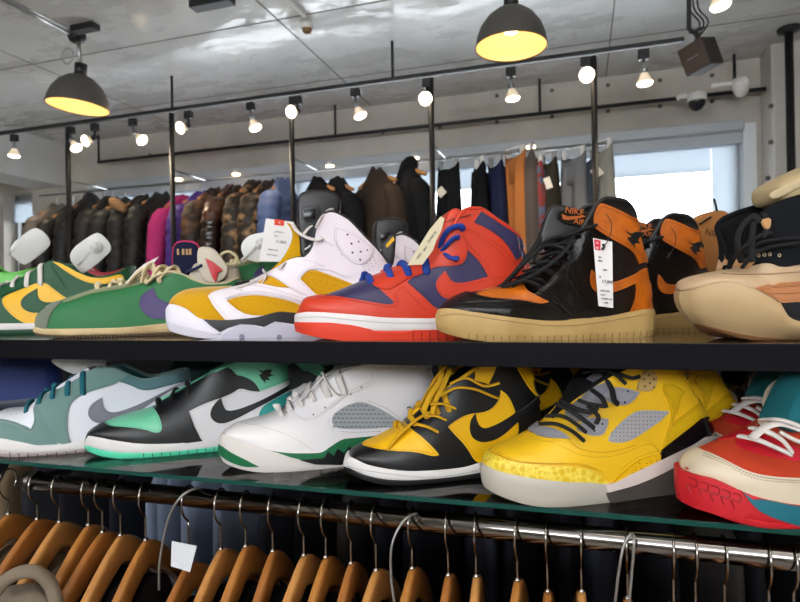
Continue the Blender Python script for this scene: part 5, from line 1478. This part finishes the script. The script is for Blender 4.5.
S.sole(foam, 'midsole', .06, 1, ex=.006); S.sole(rubber('gum_outsole', '8a5f3c'), 'outsole', 0, .10, ex=.0055)
S.panel('bootie', cloth('black_knit', '111317'), [(737, 268), (741, 255), (746, 240), (754, 222), (768, 208), (800, 192), (850, 188), (900, 200), (900, 260), (850, 262), (800, 264), (782, 268), (768, 262), (752, 266)], off=.0016)
S.panel('side_panel', suede('peach_suede', 'b0744a'), [(754.5, 288), (762, 285.6), (800, 281), (850, 278), (880, 300), (830, 303), (800, 302), (781, 304), (772, 297)], off=.0016)
S.panel('arch_panel', mat('arch_black', '15161b', .4), [(781, 303), (800, 302), (840, 303), (840, 318), (800, 322), (790, 320)], off=.0024)
S.panel('eyestay', suede('sand_suede', 'b98c5c'), [(733, 268), (738, 252), (743, 262), (752, 256), (756, 262), (748, 270)], off=.0024)
S.seam(mat('tan_thread', '8a6a45', .8), [(722, 274), (745, 275), (770, 274), (800, 272)], off=.0008, dash=False)
S.seam(mat('peach_thread', '7d4f30', .8), [(760, 290), (775, 288), (800, 286)], off=.0024)
S.seam(mat('peach_thread', ''), [(768, 294), (785, 294), (800, 293)], off=.0024)
for i, (x, y) in enumerate(((759, 255.5), (764, 255), (769, 254.5), (778, 255.5))): S.seam(mat('pale_mark', 'bfa98a', .7), [(x, y - 1.5), (x + 1.4, y - .4), (x + 1, y + 1.6), (x - .8, y + 1), (x - .6, y - 1)], .0005, .0022, 'lettering', dash=False)
for pts in ([(741, 262, -.03), (738, 248, -.04), (738, 236, -.04), (744, 224, -.04), (754, 216, -.045), (760, 222, -.05)], [(745, 262, -.045), (758, 252, -.05), (775, 246, -.052), (800, 243, -.054)],
            [(746, 252, -.04), (760, 243, -.05), (778, 240, -.053), (805, 238, -.055)], [(735, 258, -.03), (746, 246, -.045), (760, 236, -.05), (772, 234, -.05)], [(752, 262, -.05), (752, 240, -.048), (754, 222, -.045)],
            [(742, 268, -.04), (750, 258, -.048), (758, 250, -.05)], [(764, 214, -.04), (768, 226, -.05), (762, 238, -.05)]):
    S.tubepx('lace', l_black, pts, .0032, flat=.6)
slab(S, 'pull_tab', suede('sand_suede', ''), rpoly([(760, 220), (771, 217), (770, 228), (765, 230)], 1), -.052, .003, .001)
o = slab(S, 'slide_sandal', mat('pale_foam', 'a8946e', .6, 'noise', 80, .2, .001), rpoly([(764, 193), (766, 186), (780, 178), (810, 164), (850, 146), (860, 160), (840, 179), (810, 193), (786, 204), (774, 207), (766, 203)], 2), .0, .055, .012, None, 'cream foam sole resting on top of the chunky cream sneaker at the right edge', 'sandal')
slab(S, 'sole_groove', mat('paler_foam', 'b8a684', .6), rpoly([(768, 194), (783, 186), (808, 174), (843, 160), (843, 168), (808, 182), (784, 196), (771, 200)], 2), -.0282, .003, .001, parent=o)

# ================================================================== lower shelf
low = 'sneakers on the glass shelf'
# teal and white low
S = B1 = Shoe('low_top_sneaker', 'grey teal and white low sneaker with grey swoosh at the left of the glass shelf', (-20, 445), (192, 430), .728, None, ZL, W=None, phi=R_(30), col_open=(.36, .66), rim=.86, group=low)
S.shape([(0, -18, 436), (.03, -15, 427), (.08, -6, 415), (.15, 8, 408.5), (.24, 28, 407), (.3, 40, 398), (.4, 58, 388), (.5, 80, 377), (.58, 98, 369), (.64, 112, 368), (.7, 124, 373), (.8, 145, 380), (.88, 162, 377), (.96, 178, 372), (1, 186, 371)],
        [(-18, 437), (0, 438.5), (20, 442), (46, 446), (89, 439), (130, 432), (190, 420)])
tealg = suede('grey_teal_suede', '6a8682'); S.upper(leather('pale_white_leather', 'cfd0d8'), cloth('teal_lining', '2e5f63'), rimm=tealg)
S.sole(offw, 'midsole', .30, 1); S.sole(rubber('pink_grey_outsole', 'a79a98'), 'outsole', 0, .34, ex=.0034)
S.grooves(mat('groove_dark', '2c2728', .8), .2, .96, 20, .02, .3, .004)
S.panel('mudguard', tealg, [(-20, 440), (-14, 424), (-4, 418), (17, 422), (31, 429), (35, 420.5), (33, 408), (36, 404), (44, 424), (58, 444), (20, 446)], off=.0014)
S.panel('eyestay', tealg, [(31.6, 401), (45, 391), (60, 384), (80, 374), (98, 366), (112, 365), (128, 374), (118, 383), (106, 387), (86, 393), (72, 401), (67.6, 412), (67.6, 435), (72, 444), (57, 444), (46, 428), (38, 412)], off=.0022)
S.panel('collar', suede('blue_teal_suede', '56757a'), [(112, 365), (124, 371), (145, 378), (162, 375), (190, 368), (192, 380), (170, 385), (145, 392), (128, 384), (116, 381)], off=.0014)
S.panel('swoosh', leather('grey_swoosh', '6b6c77'), [(102, 397.5), (94, 402), (89, 407.6), (87.7, 416), (95, 423), (106, 423.5), (129, 417.6), (150, 404), (182, 383), (165, 391), (144, 402), (125, 410), (112, 413), (104, 409)], off=.0024)
S.dots('perforations', hole, [(8, 412), (14, 411), (20, 411), (11, 415), (17, 414)], .0008)
S.seam(st_w, [(-14, 427), (0, 422), (17, 425.5), (30, 432), (38, 424)], off=.002)
S.laces(l_teal, [.27, .335, .40, .46, .52], .62, .0052, .003, .6)
slab(S, 'tongue', leather('pale_white_leather', ''), rpoly([(36, 402), (60, 386), (82, 372), (90, 366), (96, 368), (80, 380), (60, 392), (42, 403)], 1), .0, .045, .004)
insert(S, rpoly([(48, 358), (100, 352), (108, 366), (98, 375), (86, 378), (70, 373), (56, 366)], 1), .02, 'cream plastic insert standing in the grey teal shoe under the black shelf', None, 0)

# black, mint and white
S = B2 = Shoe('high_top_sneaker', 'black white and mint green high top sneaker with black swoosh', (86.5, 446), (293, 432), .765, None, ZL, W=None, phi=R_(30), col_open=(.34, .64), rim=.86, group=low)
S.shape([(0, 87.5, 438), (.03, 90, 432), (.08, 98, 425.5), (.14, 110, 420.5), (.22, 127, 414.5), (.3, 150, 408), (.36, 161, 402), (.45, 181, 391), (.52, 201, 380), (.58, 216, 371), (.64, 229, 365), (.7, 240, 362), (.8, 255, 362), (.9, 272, 363), (1, 287, 367)],
        [(87, 439), (90, 435), (115, 440.6), (144, 444), (184, 443), (221, 437.8), (290, 422)])
mint = leather('mint_leather', '6cc09a', .42)
S.upper(black, lining_b, rimm=mint)
S.sole(offw, 'midsole', .34, 1); S.sole(rubber('mint_rubber', '4fc39c'), 'outsole', 0, .38, ex=.0034)
S.grooves(mat('groove_dark', ''), .3, .96, 18, .05, .36, .004)
S.panel('toe_box', mint, [(104, 423), (126.5, 414), (152, 406), (157, 412), (161, 420.5), (162.5, 430.6), (156.7, 433.4), (144, 429), (123.6, 427), (109, 426)], off=.0012)
S.panel('toe_cap', black, [(85, 440), (90, 430), (98, 424.5), (105, 423), (110, 426.5), (124, 428), (144, 430), (157, 435), (163, 432), (164, 424), (172, 432), (184, 446), (144, 448), (110, 444)], off=.0016)
S.panel('quarter', white, [(188, 412), (207, 402), (230, 394), (237, 388), (257, 391), (275, 386), (292, 379), (294, 400), (294, 422), (250, 434), (222, 440), (201, 443), (193, 426)], off=.0012)
S.panel('eyestay', black, [(157, 404), (163, 399), (181, 389), (201, 378), (216, 370), (232, 378), (240, 388), (230, 394.5), (207, 402.5), (189, 411), (194, 426), (203, 443), (186, 446), (172, 430), (160, 414)], off=.0022)
S.panel('swoosh', black, [(221, 397.5), (214, 404), (210, 412), (211, 419), (218.5, 424), (230, 422), (257, 408), (293, 388), (293, 382), (275, 393), (257.5, 402), (238, 409.5), (228, 411), (224, 408)], off=.0026)
S.panel('collar', mint, [(226, 362), (250, 358), (290, 360), (293, 379), (263, 390.5), (258, 391), (250, 381), (236, 375)], off=.0014)
S.panel('collar_pad', black, [(230, 374), (244, 376), (255, 382), (260, 391.5), (250, 391), (238, 387)], off=.0026)
S.panel('heel_patch', leather('teal_leather', '2f9e96', .42), [(258, 417.5), (261.6, 406.4), (276, 398), (294, 389), (294, 402), (282, 411), (268.5, 418)], off=.0018)
wings(S, 265, 374.5, .9, black, .0028)
S.laces(l_black, [.36, .42, .48], .75, .0036, .004, .55)
S.seam(st_k, [(170, 402), (171, 414), (182, 436)], off=.003)
twin(S, 'second black and mint high top, only its mint collar visible behind the white sneaker laces', 350, 1.02, 0)

# white with green midsole
S = B3 = Shoe('basketball_sneaker', 'white basketball sneaker with green midsole, grey mesh window and number 23', (221, 446), (441, 440), .757, None, ZL, W=None, phi=R_(29), col_open=(.36, .66), rim=.86, group=low)
S.shape([(0, 222.5, 437), (.03, 225, 431), (.08, 233, 425), (.15, 246, 420.5), (.23, 262, 416.5), (.3, 276, 411), (.37, 289, 405), (.44, 303, 396), (.51, 319, 387), (.58, 336, 377), (.64, 350, 370), (.7, 366, 364), (.8, 392, 361), (.9, 418, 363), (1, 435, 369)],
        [(222, 437), (226, 434), (239, 441), (258, 447), (273, 451), (300, 453.5), (320, 453), (332, 446), (345, 439), (365, 437), (400, 434), (438, 427)], spring=.012)
S.upper(white, lining_w, rimm=white)
S.sole(rubber('warm_white_rubber', 'c9c1bd'), 'midsole', .0, 1)
grn = rubber('kelly_green_rubber', '0c6038')
S.panel('toe_outsole', grn, [(219, 444), (230, 452), (244, 459), (259, 466.5), (245, 467), (230, 462), (219, 454)], surf=S.sole_pt, off=.0014)
S.panel('midsole_wedge', grn, [(272, 450.5), (300, 452.5), (320, 452), (332, 445), (345, 437.5), (365, 435), (420, 430), (420, 440), (380, 448), (362, 448), (346, 458), (326, 462), (305, 460.5), (290, 457)], surf=S.sole_pt, off=.0014, smooth=False)
S.panel('shark_teeth', black, [(300, 460), (324, 457.5), (327.5, 451), (333.5, 456), (337, 448), (344, 453.5), (348, 446), (356, 450), (359, 443), (370, 446), (372, 440), (390, 445), (420, 437), (420, 446), (380, 456), (340, 464.5), (315, 464)], surf=S.sole_pt, off=.0024, smooth=False)
S.panel('mesh_window', mat('grey_mesh', 'bfc3c6', .6, 'cell', 500, 1, .001), [(330.5, 420), (337, 412), (348, 405), (358, 402), (366, 402.5), (384, 410), (399.5, 421), (392, 426), (378, 428.5), (355, 429.5), (336, 428.6)], off=.0012)
S.panel('quarter_overlay', white, [(327, 424), (333, 411), (346, 402), (358, 398.5), (369, 399), (390, 408), (405, 421), (394, 430), (378, 433), (350, 434), (333, 432), (330, 427), (336, 429.5), (355, 430.5), (378, 429.5), (392, 427), (400, 421), (384, 409.5), (366, 401.8), (357, 401.2), (347.5, 404.5), (336, 412)], off=.0022, smooth=False)
M_ = MB()
for i in range(15):
    for j in range(6):
        x = 334 + i * 4.3 + (j % 2) * 2.1; y = 426.5 - j * 4.2
        lim = 404 + max(0, (350 - x) * .55, (x - 366) * .55)
        if lim < y < 428 and x < 395:
            a = S.P3(S.upper_pt, *[np.array([q]) for q in S.inv(S.upper_pt, x - 1.3, y)], -1, .0016)[0][0]; b = S.P3(S.upper_pt, *[np.array([q]) for q in S.inv(S.upper_pt, x + 1.3, y + .3)], -1, .0016)[0][0]
            M_.tube([a, b], .0009, 5)
M_.build('mesh_slots', mat('mesh_dark', '7f868c', .8), S.root)
S.panel('eyestay', white, [(283, 407), (300, 395), (319, 384), (340, 373), (362, 364), (375, 372), (374, 381), (360, 388), (346, 394), (330, 408), (318, 418), (306, 422), (292, 415)], off=.0020)
S.dots('eyelet', mat('eyelet_grey', '57585c', .6), [(313.5, 415, .0014), (325, 408, .0014), (350.5, 394, .0015), (361, 387, .0015)], off=.0028)
S.seam(st_w, [(240, 423), (262, 427), (290, 436), (314, 451)], off=.001)
S.seam(st_w, [(330, 409), (346, 396), (362, 389), (376, 382)], off=.0026)
text_on(S, '23', 413, 411, -.0505, .020, mat('green_ink', '0f4a30', .6), R_(4))
S.laces(l_white, [.32, .37, .42, .47, .53, .59], .70, .0062, .005, .35)
for pts in ([(300, 400, -.03), (312, 388, -.03), (325, 376, -.03), (340, 369, -.02), (352, 366, -.01)], [(322, 372, -.03), (328, 384, -.04), (336, 394, -.046), (341, 396, -.046)], [(345, 368, -.03), (358, 366, -.04), (370, 364, -.045)]):
    S.tubepx('lace', l_white, pts, .0026, flat=.5)
slab(S, 'tongue', white, rpoly([(286, 408), (310, 386), (334, 370), (350, 362), (362, 362), (352, 376), (322, 394), (300, 408)], 1), .0, .045, .006)

# black and yellow high top
S = B4 = Shoe('high_top_sneaker', 'black and yellow high top sneaker with black swoosh and loose yellow laces', (346, 468), (543, 455), .748, .292, ZL, W=.048, col_open=(.34, .66), rim=.86, group=low)
S.shape([(0, 347, 460), (.03, 349, 454), (.07, 355, 448), (.13, 366, 443), (.2, 380, 437), (.28, 394, 429.5), (.34, 406, 422), (.4, 419, 411), (.48, 434, 399), (.56, 450, 387), (.62, 464, 377), (.68, 475, 369), (.75, 488, 363), (.85, 510, 361), (.94, 527, 363), (1, 536, 368)],
        [(347, 461), (351, 457), (370, 465.5), (421, 471.5), (460, 468.5), (487, 461), (540, 446)])
S.upper(black, lining_b, rimm=yellow)
S.sole(offw, 'midsole', .34, 1); S.sole(rubber('black_rubber', '131315'), 'outsole', 0, .38, ex=.0034)
S.seam(mat('grey_thread', ''), [(347, 466), (370, 471), (421, 477), (460, 474), (487, 467)], surf=S.sole_pt, off=.0006, name='sidewall_stitching')
S.panel('toe_box', yellow, [(362.5, 445), (375, 438), (392, 429), (404, 421), (410, 428), (421, 436), (436, 450.5), (439, 455), (433, 456.5), (415, 451.5), (385, 451)], off=.001)
S.panel('quarter', yellow, [(446.5, 425), (456, 419), (466, 413), (487, 411.5), (497.5, 401), (499, 389), (508, 395), (515.5, 411.5), (520, 434), (505, 456), (490, 462), (476.5, 464.5), (466, 446), (454, 434)], off=.001)
S.panel('eyestay', black, [(404, 421), (419, 409), (434, 397), (452, 385), (468, 375), (490, 372), (500, 384), (499.5, 399), (488, 412), (466, 413.5), (447, 426), (442, 436), (432, 440), (416, 434)], off=.0022)
S.panel('swoosh', black, [(475, 413), (470, 420), (469, 430), (472, 438.5), (482, 443), (499, 438.5), (517, 422), (540, 402), (538, 394), (515, 413), (499, 423), (486, 428.5), (480, 427), (476.5, 421)], off=.0026)
S.panel('collar', yellow, [(512, 360), (532, 362), (541, 395), (536, 397), (526, 384)], off=.0016)
S.panel('ankle_collar', yellow, side=-1, px=[(476, 366), (488, 362), (498, 360), (494, 372), (488, 384), (474, 380)], off=.0028)
S.seam(mat('cord_grey', '55565a', .6), [(516, 412), (528, 404), (541, 392)], off=.003, dash=False)
S.seam(st_k, [(372, 449), (400, 452), (420, 456), (437, 461)], off=.001)
S.laces(l_yel, [.31, .365, .42, .475, .53], .68, .0044, .005, .5)
for pts in ([(430, 412, -.03), (416, 420, -.03), (402, 432, -.034), (392, 443, -.036), (387, 450, -.036)], [(442, 366, -.01), (440, 380, -.02), (430, 396, -.03), (424, 410, -.03)], [(450, 368, -.02), (444, 384, -.03), (436, 400, -.038), (432, 414, -.04)],
            [(446, 366, -.02), (436, 378, -.01), (428, 392, -.01), (420, 406, -.02)], [(440, 396, -.04), (456, 388, -.042), (474, 389, -.044), (492, 396, -.044), (498, 398, -.042)], [(450, 384, -.04), (466, 378, -.042), (484, 386, -.044), (499, 383, -.044)],
            [(424, 416, -.04), (436, 416, -.044), (446, 420, -.044)], [(430, 404, -.04), (444, 404, -.044), (456, 409, -.046)], [(417, 424, -.04), (428, 427, -.046), (438, 432, -.046)]):
    S.tubepx('lace', l_yel, pts, .0042, flat=.45)
twin(S, 'second black and yellow high top, its yellow side peeking over the bright yellow sneaker laces', 583, 1.02, 0)

# bright yellow basketball shoe
S = B5 = Shoe('basketball_sneaker', 'bright yellow basketball sneaker with black laces, grey net window and clear sole', (484, 475), (709, 452), .716, .315, ZL, W=.051, col_open=(.34, .64), rim=.86, group=low)
S.shape([(0, 485.5, 464), (.03, 488, 458), (.07, 494, 452), (.13, 506, 445.5), (.2, 522, 439), (.27, 536, 431), (.33, 547, 422), (.4, 561, 409), (.48, 580, 395), (.56, 600, 381), (.62, 616, 372), (.68, 628, 367), (.78, 648, 364), (.88, 668, 364), (.95, 680, 366), (1, 688, 372)],
        [(485, 465), (490, 463), (514, 474), (554, 481), (590, 483), (610, 484), (632, 474), (659, 461), (690, 446), (708, 436)], spring=.014)
S.upper(yellow2, lining_b, rimm=lining_b)
S.sole(mat('clear_rubber', 'b5aea2', .35, trans=.12), 'midsole', 0, 1)
S.panel('midsole_strip', rubber('strip_white', 'cbbfb8'), [(604, 483), (632, 472), (659, 460), (690, 445), (712, 433), (712, 444), (690, 458), (659, 475), (632, 486), (608, 492)], surf=S.sole_pt, off=.0018)
crk = mat('cracked_yellow', 'cda800', .5, crackcol='efe06a', cks=120)
S.panel('clear_heel', mat('smoked_sole', '4a4541', .25), [(606, 493), (632, 487), (659, 476), (690, 459), (714, 445), (716, 492), (660, 505), (612, 512)], surf=S.sole_pt, off=.0012)
S.panel('toe_wrap', crk, [(483, 466), (487, 456), (492, 454), (514, 463), (546, 466), (578, 466.4), (595, 471.5), (604, 479), (612, 487), (554, 484), (514, 477)], off=.0018)
S.panel('midsole_wing', mat('speckled_yellow', 'e0b408', .5, 'noise', 80, .2, col2='cf9d05', cs=300), [(608, 486), (614, 481), (622, 473), (638.7, 459.7), (650, 455.5), (661, 454.6), (661, 465), (640, 476), (620, 485)], off=.0024)
S.dots('speckle', hole, [(628, 476), (634, 470), (640, 468), (645, 463), (650, 461), (655, 460), (631, 472), (638, 463), (646, 467), (652, 466), (625, 479), (642, 472)], .0007, off=.003)
S.panel('heel_wedge', mat('glossy_black', '0e0e12', .15), [(659, 451), (670, 443), (684, 432), (703, 415), (712, 420), (712, 436), (690, 450), (672, 461), (661, 465)], off=.003)
S.panel('toe_overlay', yellow2, [(494, 452), (520, 438), (548, 440), (566, 446), (578, 453), (600, 455), (622, 451), (650, 438), (661, 452), (638, 459), (622, 472), (612, 482), (596, 471), (578, 465), (546, 465), (514, 462)], off=.0012)
S.panel('net_window', mat('grey_net', '9c9ca0', .6), [(608, 441), (609, 435), (618.5, 424), (635, 410.7), (650, 410), (669, 411.4), (664, 417), (657, 423), (642, 433), (628.6, 441.5), (614, 443)], off=.0014)
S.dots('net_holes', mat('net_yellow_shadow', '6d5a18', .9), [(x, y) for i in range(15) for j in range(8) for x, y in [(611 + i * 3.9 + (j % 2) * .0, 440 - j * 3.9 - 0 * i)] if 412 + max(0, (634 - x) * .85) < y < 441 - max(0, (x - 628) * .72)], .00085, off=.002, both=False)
gry = leather('grey_eyestay', '8f8e96')
S.panel('eyestay', gry, [(583, 419), (596, 417), (608, 419), (606, 428), (601.6, 436), (590, 436), (576, 430)], off=.0026)
S.panel('eyestay', gry, [(606, 390), (618, 386), (638.7, 392), (634, 399), (625, 405.7), (612, 404), (602, 398)], off=.0026)
S.panel('eyestay', gry, [(533, 430), (546, 427), (562, 432), (570, 439), (548, 438), (534, 435)], off=.0026)
S.dots('eyelet', hole, [(593, 431), (601, 424), (623, 402), (626, 391)], .0014, off=.0034)
S.panel('lace_lock', suede('tan_lock', 'b3965c'), [(640, 374), (650, 368), (656, 376), (655, 386), (648, 392), (636, 390)], off=.0034)
S.dots('lock_holes', hole, [(642, 379), (647, 375), (652, 379), (643, 386), (648, 383), (652, 387)], .0013, off=.0038)
S.panel('heel_cage', leather('deep_yellow', 'cda40c'), [(663, 386), (672, 396), (680, 392), (677, 408), (672, 424), (690, 410), (700, 400), (704, 416), (680, 434), (661, 449), (668, 428), (672, 412)], off=.0022)
S.panel('ankle_pad', leather('deep_yellow', ''), [(661, 390), (664, 383), (674, 384), (684, 392), (680, 398), (676, 414), (670, 402)], off=.003)
S.seam(st_y, [(492, 453), (514, 461.5), (546, 464), (578, 464.4), (596, 470)], off=.0022)
S.seam(st_y, [(568, 440), (580, 449), (605, 452), (635, 445)], off=.0024)
slab(S, 'tongue', mat('silver_tongue', '8a8a92', .35, 'cell', 120, .8, .002), rpoly([(560, 416), (572, 402), (586, 386), (600, 374), (612, 368), (616, 384), (604, 398), (588, 412), (575, 424)], 1), -.012, .045, .008)
for pts in ([(540, 424, -.03), (556, 424, -.044), (572, 431, -.05), (584, 441, -.053)], [(546, 416, -.03), (562, 416, -.044), (576, 424, -.05), (586, 432, -.052)], [(556, 404, -.02), (570, 410, -.04), (584, 420, -.05), (594, 428, -.052)],
            [(560, 400, -.02), (575, 408, -.036), (590, 412, -.045), (598, 408, -.05)], [(588, 406, -.04), (598, 416, -.05), (596, 424, -.05)], [(592, 390, -.03), (602, 398, -.045), (606, 408, -.05)],
            [(606, 378, -.03), (612, 390, -.04), (614, 400, -.05), (618, 404, -.05)], [(604, 374, -.02), (618, 374, -.04), (632, 378, -.046), (640, 376, -.05)], [(584, 372, -.01), (598, 370, -.03), (612, 372, -.04), (626, 384, -.048)],
            [(578, 400, -.04), (590, 404, -.048), (602, 406, -.05)]):
    S.tubepx('lace', l_black, pts, .0040, flat=.6)
twin(S, 'second bright yellow basketball sneaker, heel showing behind the first under the black shelf', 736, .95, -.04)

# red, cream and teal runner at the right
S = B6 = Shoe('running_sneaker', 'red cream and teal running sneaker with fat white laces at the right edge', (685.5, 487), (920, 500), .722, .32, ZL, W=.053, col_open=(.34, .64), rim=.86, phi=math.radians(22), group=low)
S.shape([(0, 688, 470), (.03, 690, 463), (.07, 697, 455.5), (.13, 711, 449), (.2, 728, 442), (.27, 742, 436), (.34, 757, 428), (.42, 775, 419), (.5, 793, 408), (.58, 815, 395), (.66, 840, 385), (.8, 870, 385), (.9, 890, 380), (1, 910, 376)],
        [(687, 472), (695, 472), (710, 477), (740, 489), (760, 497), (800, 505), (850, 506), (910, 500)], spring=.016)
cr = leather('ivory_leather', 'c9bba4'); tealr = rubber('teal_rubber', '12606e'); meshr = mat('orange_mesh', 'd9431e', .8, 'weave', 500, .9, .001)
S.upper(meshr, lining_w, rimm=cr)
S.sole(rubber('crimson_rubber', 'b81220'), 'midsole', .2, 1, ex=.005); S.sole(rubber('crimson_rubber', 'b81220'), 'outsole', 0, .24, ex=.0056)
S.panel('toe_bumper', rubber('crimson_rubber', ''), [(676, 462), (697, 472.5), (710, 476), (725, 482), (738, 488), (745, 500), (752, 510), (740, 518), (700, 508), (676, 496)], surf=S.sole_pt, off=.0052)
S.panel('midsole_wedge', tealr, [(741, 489), (752, 500), (760, 498), (800, 507), (850, 508), (850, 532), (800, 525), (773, 517), (758, 510), (748, 500)], surf=S.sole_pt, off=.0044)
for k in range(5):
    S.seam(rubber('dark_crimson', '8e0c18'), [(692 + k * 10, 477 + k * 3.6), (699 + k * 10, 480 + k * 3.6), (698 + k * 10, 486 + k * 3.6), (691 + k * 10, 484 + k * 3.6), (694 + k * 10, 492 + k * 3.6)], .0008, .0056, 'raised_pattern', S.sole_pt, False)
S.panel('mudguard', cr, [(680, 482), (683, 470), (688, 458), (696, 452), (704, 451), (725, 461), (749.7, 473), (775, 477), (800, 478), (850, 478), (850, 508), (800, 508), (760, 500), (740, 493), (710, 480)], off=.0022)
S.panel('lace_patch', leather('crimson_leather', 'c4182a', .5), [(736, 440), (752, 430), (775, 440), (800, 446), (800, 462), (775, 458), (750, 452), (736, 446)], off=.0012)
for dy in (0, 2.2): S.seam(mat('cream_thread', '8f8470', .8), [(704, 455 + dy), (725, 463 + dy), (750, 475 + dy), (775, 479 + dy), (800, 480 + dy)], off=.003)
for pts in ([(740, 436, -.03), (758, 440, -.05), (775, 447, -.055), (790, 454, -.056)], [(752, 428, -.03), (768, 432, -.05), (782, 440, -.055), (792, 452, -.057)], [(762, 420, -.02), (780, 420, -.045), (800, 426, -.054), (815, 432, -.056)],
            [(752, 438, -.05), (764, 428, -.045), (780, 424, -.045), (800, 430, -.052)], [(780, 432, -.05), (795, 440, -.055), (812, 446, -.056)]):
    S.tubepx('lace', l_white, pts, .0056, flat=.4)
slab(S, 'tongue', mat('teal_mesh', '0f6a74', .8, 'weave', 400, .8, .001), rpoly([(768, 428), (778, 404), (790, 380), (805, 366), (830, 362), (835, 385), (815, 410), (795, 430)], 2), -.012, .05, .008)
twin(S, 'second red and cream running sneaker just behind the first, toe showing beside the yellow heel', 905, .98, -.06)

# shoes deep on the glass shelf
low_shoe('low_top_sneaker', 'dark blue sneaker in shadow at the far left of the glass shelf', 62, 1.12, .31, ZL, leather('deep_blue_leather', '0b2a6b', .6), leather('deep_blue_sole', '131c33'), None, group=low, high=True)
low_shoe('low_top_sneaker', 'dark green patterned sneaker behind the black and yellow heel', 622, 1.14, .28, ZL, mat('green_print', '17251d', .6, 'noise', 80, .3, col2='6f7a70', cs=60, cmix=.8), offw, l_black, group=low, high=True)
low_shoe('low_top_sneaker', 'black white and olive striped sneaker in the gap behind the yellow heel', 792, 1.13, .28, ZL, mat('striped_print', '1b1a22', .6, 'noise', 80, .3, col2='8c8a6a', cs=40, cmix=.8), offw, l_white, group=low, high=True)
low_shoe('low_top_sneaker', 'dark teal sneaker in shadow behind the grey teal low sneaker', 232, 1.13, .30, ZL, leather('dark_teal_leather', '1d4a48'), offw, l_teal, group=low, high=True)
